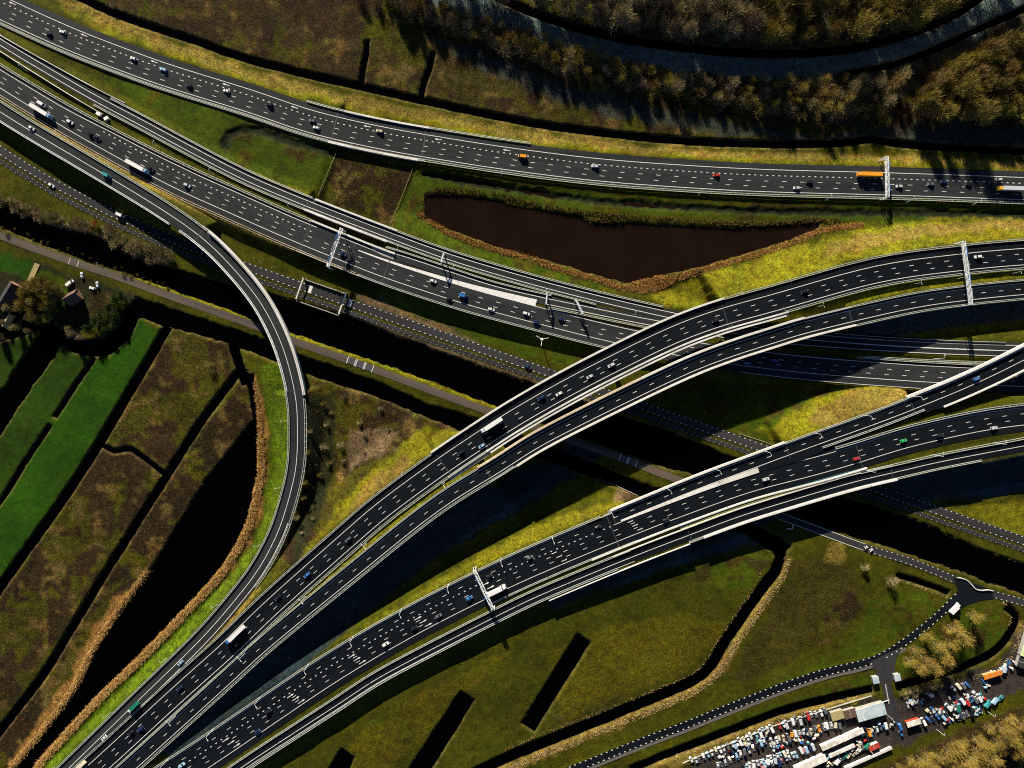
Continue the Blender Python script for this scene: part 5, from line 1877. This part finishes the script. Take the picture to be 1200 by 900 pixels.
def vehicle_label(v, allv):
    x, y, k, c, r = v
    same = sorted([u for u in allv if u[4] == r and u[2] == k and u[3] == c], key=lambda u: u[0])
    cw = [CWORD.get(q, q) for q in c]
    col = cw[0] if len(c) == 1 or c[0] == c[-1] else None
    order = '' if len(same) == 1 else f', {ORD[same.index(v)]} such from the left'
    if col is None:
        return f'{cw[-1]} {WORDK[k]} with {cw[0]} cab on {SPOT[r]}{order}'
    return f'{col} {WORDK[k]} on {SPOT[r]}{order}'


for v in VEH:
    x, y, k, c, r = v
    o = clone_vehicle(k, c)
    wx, wy, wz, a, i = RD[r].locate(x, y)
    o.location = (wx, wy, wz + .02)
    o.rotation_euler = (0, 0, a if DIR[r] > 0 else a + PI)
    tag(o, vehicle_label(v, VEH), {'car': 'car', 'estate': 'car', 'van': 'van', 'truck': 'truck', 'box': 'truck'}[k], 'vehicles on the roads')

# ------------------------------------------------------------------ lamp posts
def make_lamp(h=13.0, arms=1):
    root = empty('lamp_post')
    mb = MB()
    mb.tube((0, 0, -.3), (0, 0, h), .16, .09, 8)
    mb.build('pole', M['steel_white'], root)
    for s_ in ((1,) if arms == 1 else (1, -1)):
        mb = MB()
        mb.bar((0, 0, h - .1), (0, s_ * 2.0, h + .25), .12)
        mb.build('arm', M['steel_white'], root)
        mb = MB()
        mb.hexa([(-.24, s_ * 1.7, h + .1), (.24, s_ * 1.7, h + .1), (.24, s_ * 2.9, h + .22), (-.24, s_ * 2.9, h + .22)][::s_],
                [(-.18, s_ * 1.75, h + .36), (.18, s_ * 1.75, h + .36), (.16, s_ * 2.8, h + .42), (-.16, s_ * 2.8, h + .42)][::s_])
        mb.build('lamp_head', M['lamp'], root)
    return root


LAMP = {1: make_lamp(), 2: make_lamp(13.5, 2)}
for o_ in LAMP.values():
    o_['fresh'] = 1


def lamp_at(wx, wy, wz, a, arms, label, scale=1.0):
    o = LAMP[arms]
    if 'fresh' in o:
        del o['fresh']
    else:
        o = copy_tree(o)
    o.location = (wx, wy, wz)
    o.rotation_euler = (0, 0, a)
    o.scale = (scale,) * 3
    return tag(o, label, 'street lamp', 'street lamps of the interchange')


def lamps(key, off, xs, arms, where, scale=1.0, flip=0, dz=0):
    rd = RD[key]
    oo = rd.off(off)
    for n, x in enumerate(xs):
        i = rd.idx(x if isinstance(x, tuple) else float(x))
        p = rd.W[i, :2] + rd.r[i] * oo[i]
        a = math.atan2(rd.t[i, 1], rd.t[i, 0]) + (PI if flip else 0)
        lamp_at(p[0], p[1], rd.W[i, 2] + dz, a, arms, f'{ORD[n]} lamp post from the left {where}', scale)


lamps('F2A', -19.8, [218, 272, 327, 381, 433, 487, 543, 601, 659], 1, 'along the north rail of the lower flyover', .95, 1)
lamps('F2R', -4.6, [720, 786, 842, 900, 958, 1016, 1073], 1, 'along the north edge of the forking ramp', .8, 1)
lamps('F2B', -5.6, [1016, 1094, 1168], 1, 'between the two lower decks at right', .9, 0)
lamps('F1A', 15.0, [190, 270, 340, 412, 504], 2, 'in the median of the upper flyover at lower left', .8)
lamps('F1A', 15.8, [950, 1068, 1120, 1186], 2, 'in the right hand median of the upper flyover', .55)
lamps('R3', -19, [14, 172], 1, 'on the grass between slip road and busy motorway', .7)
lamps('R2', 5.5, [257, 347, 470, 536], 1, 'on the median south of the slip road', .7)
lamps('R2', 3.4, [640, 745], 1, 'beside the slip road before the flyover', .6)
lamps('R3', -15.6, [905, 1093], 1, 'on the sunken median at right', .9)
lamps('R4', 7.0, [(337, 492), (331, 570), (307, 640), (255, 710), (195, 772), (131, 838), (66, 900)], 1, 'on the vivid bank beside the loop ramp', .6, 1)
lamps('N1', 19.4, [421, 508, 593, 720, 822, 968, 1062, 1142], 1, 'south of the top motorway', .7)
lamps('F1A', -6.4, [478, 870], 1, 'north of the upper flyover', .6, 1)
lamps('R5', -3.0, [306, 437, 536], 1, 'on the grass north of the dotted local road', .45)
lamps('PT', -3.6, [118, 380], 1, 'beside the towpath', .5)
for n, (x, y, sc_) in enumerate([(1008, 838, .6), (1018, 878, .7), (1040, 838, .5), (1068, 818, .6), (1098, 855, .7), (1156, 833, .7)]):
    wx, wy = at(x, y)
    lamp_at(wx, wy, float(ground_z(np.array(wx), np.array(wy))), .3, 1, f'{ORD[n]} lamp post from the left in the scrapyard', sc_)
# tall three armed mast south of the busy motorway
root = empty('light_mast', (*at(634, 399), 1.2))
tag(root, 'tall mast with arms standing south of the busy motorway', 'mast')
mb = MB()
mb.tube((0, 0, -.4), (0, 0, 12), .28, .14, 8)
mb.build('pole', M['steel_white'], root)
for a in (.2, 2.6, 4.6):
    mb = MB()
    mb.bar((0, 0, 11.8), (math.cos(a) * 4.4, math.sin(a) * 4.4, 12.3), .3)
    mb.build('arm', M['steel_white'], root)
mb = MB()
mb.box((0, 0, 12.2), (1.6, 1.4, .5))
mb.build('lamp_head', M['lamp'], root)

# ------------------------------------------------------------------ gantries
def gantry(a, b, key, at_x, label, hgt=7.2, w=1.7, panels=3, side_=1, cant=False):
    rd = RD[key]
    zr = rd.W[rd.idx(at_x if isinstance(at_x, tuple) else float(at_x)), 2]
    z = zr + hgt
    A, B = np.array((*at(*a, z), z)), np.array((*at(*b, z), z))
    mid = (A + B) / 2
    root = empty('sign_gantry', (mid[0], mid[1], zr))
    tag(root, label, 'gantry', 'sign gantries over the motorways')
    A, B = A - np.array(root.location), B - np.array(root.location)
    d = B - A
    L = np.linalg.norm(d)
    d /= L
    n = np.array((-d[1], d[0], 0))
    mb = MB()
    for s_ in (-1, 1):
        for zz in (0, 1.2):
            o = n * s_ * w / 2 + np.array((0, 0, zz))
            mb.bar(A + o, B + o, .26)
    N = max(4, int(L / 2.2))
    for k in range(N):
        p, q = A + d * L * k / N, A + d * L * (k + 1) / N
        s_ = 1 if k % 2 else -1
        for zz in (0, 1.2):
            mb.bar(p + n * s_ * w / 2 + (0, 0, zz), q - n * s_ * w / 2 + (0, 0, zz), .2)
            mb.bar(p + n * w / 2 + (0, 0, zz), p - n * w / 2 + (0, 0, zz), .16)
        for t in (-1, 1):
            mb.bar(p + n * t * w / 2 + (0, 0, 0 if s_ > 0 else 1.2), q + n * t * w / 2 + (0, 0, 1.2 if s_ > 0 else 0), .16)
    mb.build('truss', M['steel_white'], root)
    for p in (A, B):
        for s_ in (-1, 1):
            mb = MB()
            g = p + n * s_ * w * .5
            mb.bar((g[0], g[1], -1.5), (g[0], g[1], hgt + 1.2), .4)
            mb.build('leg', M['steel_white'], root)
    for k in range(panels):
        c = A + d * L * (k + .8) / (panels + .6) + n * side_ * (w / 2 + .35)
        mb = MB()
        mb.box((c[0], c[1], hgt + .7), (L / (panels + 2.2), .3, 2.0), math.atan2(d[1], d[0]))
        mb.build('sign_panel', M['sign_blue'] if k % 2 == 0 else M['sign_grey'], root)
    return root


gantry((1038.5, 184), (1039.5, 231), 'N1', 1038, 'pale lattice sign gantry across the top motorway near the right edge')
gantry((1128, 283), (1137, 357), 'F1A', 1128, 'long lattice sign gantry across both decks of the upper flyover', panels=4)
gantry((400.5, 268), (384.5, 313), 'R3', (395, 300), 'lattice sign gantry across the busy motorway near the scrub strip', side_=-1)
gantry((556, 668), (578, 714), 'F2A', (568, 702), 'lattice sign gantry across the lower flyover beside the white truck', side_=-1)
gantry((675, 352), (683, 368), 'R2B', 680, 'short pale blue gantry over the exit lane', w=.8, panels=1, hgt=5.5)
gantry((641, 344), (640, 356), 'R2B', 640, 'thin pole gantry over the exit lane', w=.4, panels=0, hgt=5.5)
gantry((520, 297), (517, 307), 'R2', 518, 'thin pole gantry over the slip road', w=.4, panels=0, hgt=5.5)
for n_, (fx, lab) in enumerate([(93, 'left'), (100, 'right')]):      # small roadside cabinets
    i = R3.idx(float(fx + 8))
    p = R3.W[i, :2] + R3.r[i] * -19
    z = float(ground_z(p[0], p[1]))
    mb = MB()
    mb.box((p[0], p[1], z + .9), (2.6, 1.6, 2.0), -.5 + n_)
    mb.box((p[0], p[1], z + 1.98), (2.9, 1.9, .15), -.5 + n_)
    tag(mb.build('control_cabinet', M['steel_white']), f'{lab} one of two pale cabinets on the grass by the busy motorway', 'cabinet', 'roadside cabinets')

# fences
def fence(P, label, post=2.2, hgt=1.1, mat='plank'):
    mb = MB()
    W = resample(np.c_[atv(np.asarray(P, float), np.zeros(len(P))), np.zeros(len(P))], post)
    z = ground_z(W[:, 0], W[:, 1])
    for k in range(len(W)):
        mb.box((W[k, 0], W[k, 1], z[k] + hgt / 2 - .2), (.18, .18, hgt + .4))
    for k in range(len(W) - 1):
        for f in (.45, .9):
            mb.bar((W[k, 0], W[k, 1], z[k] + hgt * f), (W[k + 1, 0], W[k + 1, 1], z[k + 1] + hgt * f), .1, .16)
    return tag(mb.build('fence', M[mat]), label, 'fence', 'fences of the fields')


fence([(394, 180), (373, 232)], 'pale rail fence on the left side of the scrub strip')
fence([(484, 198), (458, 264)], 'pale rail fence on the right side of the scrub strip')
fence([(696, 559), (722, 569), (748, 581)], 'pale post fence on the ditch between the two flyovers', 1.6, 1.0, 'concrete')
fence([(866, 508), (900, 519), (912, 525)], 'pale rail above the dotted road below the forking ramp', 1.6, .8, 'concrete')
fence([(800, 893), (850, 872), (905, 850), (950, 836), (1022, 814)], 'long white fence on the north side of the scrapyard', 1.8, 1.6, 'concrete_white')
# ------------------------------------------------------------------ farm and scrapyard
def gable(cx, cy, L, W, rot, eave, ridge, wall_m, roof_m, name, label, cat, windows=3, flat=False, group=None):
    x, y = at(cx, cy)
    z = float(ground_z(np.array(x), np.array(y)))
    root = empty(name, (x, y, z), rot)
    tag(root, label, cat, group)
    mb = MB()
    mb.box((0, 0, eave / 2 - .3), (L, W, eave + .6))
    if not flat:
        for e in (-1, 1):
            mb.face([(e * L / 2, -W / 2, eave), (e * L / 2, W / 2, eave), (e * L / 2, 0, ridge)][::e])
    mb.build('wall', M[wall_m], root)
    o = .35
    mb = MB()
    if flat:
        mb.box((0, 0, eave + .13), (L + .5, W + .5, .25))
    else:
        k = (ridge - eave) / (W / 2)
        for s_ in (-1, 1):
            b = [(-L / 2 - o, s_ * (W / 2 + o), eave - o * k), (L / 2 + o, s_ * (W / 2 + o), eave - o * k), (L / 2 + o, 0, ridge), (-L / 2 - o, 0, ridge)]
            if s_ > 0:
                b = b[::-1]
            mb.hexa(b, [(p, q, r + .18) for p, q, r in b])
    rf = mb.build('roof', M[roof_m], root)
    if flat:
        n = max(1, int(L / 4))
        mb = MB()
        for q in range(n):
            mb.box((-L / 2 + (q + .5) * L / n, 0, eave + .30), (.22, W * .94, .1))
        mb.build('seams', M['steel'], rf)
    for q in range(windows):
        for s_ in (-1, 1):
            mb = MB()
            mb.box((-L / 2 + (q + .5) * L / windows, s_ * (W / 2 + .02), eave * .55), (1.0, .08, 1.1))
            mb.build('window', M['glass'], root)
    mb = MB()
    mb.box((L / 2 + .02, 0, 1.0), (.1, .95, 2.0))
    mb.build('door', M['plank'], root)
    return root


gable(15, 347, 17, 9.5, 1.02, 2.8, 7.2, 'brick', 'roof_dark', 'farmhouse', 'large dark roofed farmhouse at the left edge', 'house', 4)
gable(40, 352, 7, 5, 1.02, 2.4, 4.6, 'brick', 'roof_dark', 'outbuilding', 'small dark outbuilding right of the farmhouse', 'house', 2)
gable(12, 376, 9, 3.6, 1.05, 2.2, 3.6, 'plank', 'roof_straw', 'shed', 'narrow shed with straw coloured roof below the farmhouse', 'shed', 2)
gable(89, 349, 9, 7, .5, 3.2, 8.4, 'brick', 'roof_rust', 'cottage', 'steep roofed cottage throwing a black shadow on the moat', 'house', 2)
mb = MB()
x, y = at(39, 321)
z = .35
mb.box((x, y, z), (3.6, 14.5, .25), -.42)
for k in range(12):
    v = (k - 5.5) * 1.15
    mb.box((x + v * math.sin(.42), y + v * math.cos(.42), z + .15), (3.5, .5, .08), -.42)
tag(mb.build('footbridge', M['plank']), 'straw coloured plank footbridge leading from towpath to farm', 'footbridge')
for n, (x, y, k, c) in enumerate([(83, 332, 'van', 'white'), (115, 334, 'car', 'silver'), (109, 338, 'car', 'white'), (12, 338, 'car', 'lightblue'), (34, 353, 'car', 'white'), (97, 323, 'car', 'silver')]):
    o = clone_vehicle(k, [c])
    wx, wy = at(x, y)
    o.location = (wx, wy, float(ground_z(np.array(wx), np.array(wy))))
    o.rotation_euler = (0, 0, rng.random() * 3)
    tag(o, f'{CWORD.get(c, c)} {k} parked at the farm, {ORD[sorted([83, 115, 109, 12, 34, 97]).index(x)]} from the left', k, 'vehicles parked at the farm')

RZ = math.radians(17)
gable(1017.5, 831.5, 19, 7.8, .28, 3.6, 4, 'concrete_dark', 'roof_blue', 'warehouse', 'blue grey corrugated warehouse beside the scrapyard entrance', 'warehouse', 0, True)
gable(994, 834, 7.6, 5.4, .28, 2.8, 3, 'concrete_dark', 'roof_rust', 'storage_bay', 'rusty roofed store left of the corrugated warehouse', 'shed', 0, True)
gable(979, 836, 8, 5.4, .28, 2.6, 3, 'concrete_dark', 'roof_straw', 'shed', 'olive flat roofed shed two along from the warehouse', 'shed', 0, True)
gable(985, 864, 30, 3.0, .42, 2.6, 3, 'concrete', 'roof_white', 'long_shed', 'upper long white roofed shed in the scrapyard', 'shed', 0, True)
gable(985, 878, 18, 1.6, .42, 2.2, 3, 'concrete', 'roof_white', 'canopy', 'short white canopy between the long sheds', 'shed', 0, True)
gable(948, 893, 22, 4.4, .42, 2.8, 3, 'concrete', 'roof_white', 'long_shed', 'lower long white roofed shed at the bottom edge', 'shed', 0, True)
gable(1022, 873, 7, 3, .42, 2.4, 3, 'concrete', 'red_paint', 'container', 'brick red container at the end of the white sheds', 'container', 0, True)
gable(1016, 887, 34, 1.2, .42, 1.6, 3, 'concrete', 'concrete_white', 'boundary_wall', 'pale boundary wall on the south side of the scrapyard', 'wall', 0, True)
gable(1068, 845, 9, 3.0, .3, 2.8, 3, 'red_paint', 'roof_white', 'container', 'white topped red container in the middle of the yard', 'container', 0, True)
gable(1160, 789, 12, 2.6, .3, 2.6, 3, 'plank', 'orange_paint', 'container', 'orange container at the right end of the yard', 'container', 0, True)
gable(1202, 752, 18, 6.5, 1.28, 3.4, 3, 'concrete_dark', 'roof_lime', 'workshop', 'pale lime roofed workshop at the right edge', 'workshop', 0, True)
gable(1194, 774, 7, 4.5, 1.28, 2.6, 3, 'concrete_dark', 'roof_dark', 'garage', 'dark garage below the lime roofed workshop', 'garage', 0, True)
gable(1024, 795, 3.6, 4.2, .2, 2.6, 3, 'concrete_dark', 'roof_blue', 'gatehouse', 'left grey gatehouse at the scrapyard drive', 'gatehouse', 0, True)
gable(1049, 792, 3.6, 4.2, .2, 2.6, 3, 'concrete_dark', 'roof_blue', 'gatehouse', 'right grey gatehouse at the scrapyard drive', 'gatehouse', 0, True)
mb = MB()
for a, b in (((1037, 802), (1041, 824)), ((1034, 822), (1041, 820))):
    A, B = at(*a), at(*b)
    wall(mb, np.array([[*A, .25], [*B, .25]]), .35, 0, .8, np.array([[.9, .3], [.9, .3]]))
tag(mb.build('gate_barrier', M['concrete_white']), 'white barrier arm dividing the scrapyard drive', 'barrier')

ROWS = [  # (x0,y0)-(x1,y1), spacing px, heading offset, palette, row words
    ((808, 893), (906, 851), 5.0, 1.57, ['white', 'silver', 'grey', 'white', 'lightblue', 'silver', 'cream'], 'the row along the white fence'),
    ((910, 851), (968, 832), 5.0, 1.57, ['red', 'white', 'silver', 'white', 'grey', 'silver', 'black'], 'the row before the olive shed'),
    ((838, 898), (898, 868), 4.8, 1.4, ['white', 'grey', 'silver', 'cream', 'black', 'lightblue'], 'the long middle row, left half'),
    ((902, 868), (985, 846), 4.6, 1.4, ['silver', 'white', 'cream', 'beige', 'grey', 'orange', 'white'], 'the long middle row, right half'),
    ((868, 900), (925, 882), 4.2, 1.4, ['white', 'lightblue', 'cream', 'white', 'silver'], 'the row nearest the bottom edge'),
    ((890, 899), (955, 874), 4.2, 1.57, ['pink', 'white', 'white', 'silver', 'lightblue', 'white'], 'the row left of the long white sheds'),
    ((968, 897), (1022, 872), 5.2, .4, ['cream', 'beige', 'white', 'grey', 'bottlegreen'], 'the row below the white canopy'),
    ((1008, 860), (1040, 850), 5.2, 1.4, ['white', 'orange', 'beige', 'silver', 'grey', 'white'], 'the row beside the brick red container'),
    ((1053, 848), (1056, 862), 5.0, .3, ['blue', 'blue', 'cream'], 'the stack beside the white topped container'),
    ((1079, 846), (1106, 838), 5.4, 1.9, ['white', 'blue', 'blue', 'blue', 'lightblue', 'blue'], 'the blue row in the middle of the yard'),
    ((1100, 836), (1125, 826), 4.8, 1.5, ['grey', 'black', 'silver', 'white', 'bottlegreen', 'navy'], 'the dark row at the middle of the yard'),
    ((1108, 828), (1152, 814), 4.6, 1.8, ['white', 'silver', 'lightblue', 'navy', 'white', 'red', 'blue', 'grey'], 'the long row below the blue tarpaulin'),
    ((1120, 840), (1150, 830), 4.8, 1.2, ['navy', 'cream', 'grey', 'black', 'white'], 'the last row beside the dark hedge'),
    ((1154, 826), (1174, 816), 4.8, .4, ['teal', 'lightblue', 'lightblue', 'teal'], 'the turquoise row at the right'),
    ((1088, 816), (1092, 812), 5.0, 1.9, ['white'], 'the hedge side bay'),
    ((1114, 808), (1136, 800), 5.2, 1.9, ['white', 'cream', 'grey', 'blue'], 'the bay of vans north of the yard'),
    ((1172, 786), (1184, 776), 4.6, .9, ['silver', 'white', 'blue', 'grey'], 'the bay beside the dark garage'),
]
for (p0, p1, gap, ho, pal, words_) in ROWS:
    p0, p1 = np.array(p0, float), np.array(p1, float)
    L = np.linalg.norm(p1 - p0)
    n = max(1, int(L / gap) + (1 if L < 8 else 0))
    ang = math.atan2(-(p1 - p0)[1], (p1 - p0)[0])
    for k in range(n):
        q = p0 + (p1 - p0) * ((k + .5) / n) + rng.normal(0, .7, 2)
        kind = ['car', 'estate', 'van'][int(rng.choice(3, p=[.45, .3, .25]))]
        col = pal[k % len(pal)] if rng.random() < .85 else str(rng.choice(['white', 'silver', 'black', 'grey', 'lightblue', 'white', 'navy']))
        o = clone_vehicle(kind, [col])
        wx, wy = at(*q)
        o.location = (wx, wy, float(ground_z(np.array(wx), np.array(wy))))
        o.rotation_euler = (0, 0, ang + ho + rng.normal(0, .12) + (PI if rng.random() < .5 else 0))
        cw = CWORD.get(col, col)
        tag(o, f'{cw} {kind} in {words_}, {ORD[k]} from left', 'van' if kind == 'van' else 'car', 'vehicles stored in the scrapyard')

# stacked goods between the rows: crates, pallets and drums
CL = [((902, 877), (960, 858), 26, 'beside the long middle row'), ((1008, 858), (1046, 846), 16, 'near the brick red container'), ((968, 884), (1016, 868), 16, 'below the short white canopy'),
      ((1084, 834), (1150, 812), 30, 'among the dark cars of the yard'), ((1150, 800), (1186, 776), 16, 'around the orange container'), ((1100, 846), (1150, 832), 16, 'along the dark southern hedge'),
      ((842, 886), (900, 862), 20, 'among the cars near the white fence'), ((1058, 826), (1080, 820), 8, 'behind the brown hedge of the yard')]
g_ = np.random.default_rng(77)
for a, b, n, where in CL:
    for k in range(int(n * 1.8)):
        f = g_.random()
        px_ = a[0] + (b[0] - a[0]) * f + g_.normal(0, 2.4)
        py_ = a[1] + (b[1] - a[1]) * f + g_.normal(0, 3.0)
        wx, wy = at(px_, py_)
        wz = float(ground_z(np.array(wx), np.array(wy)))
        col = str(g_.choice(['white', 'white', 'white', 'cream', 'silver', 'silver', 'lightblue', 'grey', 'black', 'navy', 'blue', 'beige', 'teal', 'red']))
        mb = MB()
        l, w_, h_ = g_.uniform(.7, 2.3), g_.uniform(.6, 1.3), g_.uniform(.5, 1.9)
        an = g_.random() * 3.1
        mb.box((0, 0, h_ / 2), (l, w_, h_))
        mb.box((0, 0, h_ + .04), (l * 1.06, w_ * 1.06, .08))
        mb.box((0, 0, h_ + .1), (l * .12, w_ * 1.04, .05))
        o = mb.build('crate', M['car_' + col])
        o.location = (wx, wy, wz)
        o.rotation_euler = (0, 0, an)
        tag(o, f'small {CWORD.get(col, col)} crate {where}', 'crate', f'crates {where}')
# ------------------------------------------------------------------ small extras
mb = MB()
P = catmull(np.array([(1121, 676.5), (1127, 677.5), (1133, 680), (1138, 685), (1143, 690), (1150, 691.5), (1157, 691), (1163, 692)], float), 1.5)
W_l = np.c_[atv(P, np.zeros(len(P))), np.full(len(P), .25)]
tt = np.gradient(W_l[:, :2], axis=0)
tt /= np.linalg.norm(tt, axis=1)[:, None]
wall(mb, W_l, .5, -.1, .75, np.stack([tt[:, 1], -tt[:, 0]], 1))
tag(mb.build('kerb_barrier', M['concrete_white']), 'white wavy kerb barrier at the lane junction by the canal', 'barrier')
for n, (x, y) in enumerate([(1014, 641), (1020, 644)]):
    mb = MB()
    wx, wy = at(x, y)
    for q in (-1, 1):
        mb.box((wx + q * .9, wy, .8), (.5, .5, 1.3), .3)
    mb.box((wx, wy, 1.2), (2.6, .35, .5), 1.2)
    tag(mb.build('path_barrier', M['concrete_white']), ('left' if n == 0 else 'right') + ' one of two white barriers across the cycle path', 'barrier', 'cycle path barriers')
mb = MB()
wx, wy = at(925, 617.5)
mb.bar((wx - 2, wy - .8, 1.4), (wx + 1.5, wy - 1.2, 1.4), .7)
mb.bar((wx + 1.5, wy - 1.2, 1.4), (wx + 1.9, wy + 1.6, 1.4), .7)
mb.box((wx, wy - 1, .5), (.4, .4, 2.2))
tag(mb.build('bollard_sign', M['concrete_white']), 'small white angular sign in the shade beside the cycle path', 'sign')
# remove templates that found no place
for k_ in PROTO:
    for o_ in PROTO[k_]:
        if 'fresh' in o_:
            for c_ in list(o_.children):
                bpy.data.objects.remove(c_)
            bpy.data.objects.remove(o_)
for dct in (TEMPL, LAMP):
    for o_ in dct.values():
        if 'fresh' in o_:
            for c_ in list(o_.children):
                for g_ in list(c_.children):
                    bpy.data.objects.remove(g_)
                bpy.data.objects.remove(c_)
            bpy.data.objects.remove(o_)
# ------------------------------------------------------------------ camera, sun, sky
cam = bpy.data.cameras.new('camera')
cam.sensor_width = 36
cam.lens = 18.0 / (600 * S / H)
cam.clip_end = 8000
co = bpy.data.objects.new('camera', cam)
co.location = (0, 0, H)
C.objects.link(co)
sc.camera = co
EL, AZ = math.radians(22), math.radians(17)        # elevation; shadows fall down-right in the picture
sd = np.array([-math.sin(AZ) * math.cos(EL), math.cos(AZ) * math.cos(EL), math.sin(EL)])   # towards the sun
from mathutils import Vector
sun = bpy.data.lights.new('sun', 'SUN')
sun.energy = 5.0
sun.angle = math.radians(.5)
sun.color = (1, .90, .72)
so = bpy.data.objects.new('sun', sun)
so.rotation_euler = Vector(-sd).to_track_quat('-Z', 'Y').to_euler()
C.objects.link(so)
w = bpy.data.worlds.new('World')
sc.world = w
w.use_nodes = True
nt = w.node_tree
sky = nt.nodes.new('ShaderNodeTexSky')
sky.sky_type = 'NISHITA'
sky.sun_disc = False
sky.air_density = .4
sky.dust_density = .1
sky.ozone_density = 3.0
sky.sun_elevation = EL
sky.sun_rotation = math.atan2(sd[0], sd[1])
nt.links.new(sky.outputs[0], nt.nodes['Background'].inputs['Color'])
nt.nodes['Background'].inputs['Strength'].default_value = .05
sc.view_settings.view_transform = 'Standard'
sc.view_settings.look = 'None'
sc.view_settings.exposure = 1.22
sc.view_settings.gamma = 1
sc.view_settings.use_curve_mapping = False
sc.cycles.use_denoising = False
sc.cycles.pixel_filter_type = 'BLACKMAN_HARRIS'
sc.cycles.filter_width = 1.05
sc.cycles.max_bounces = 4
sc.cycles.diffuse_bounces = 2
sc.cycles.glossy_bounces = 2
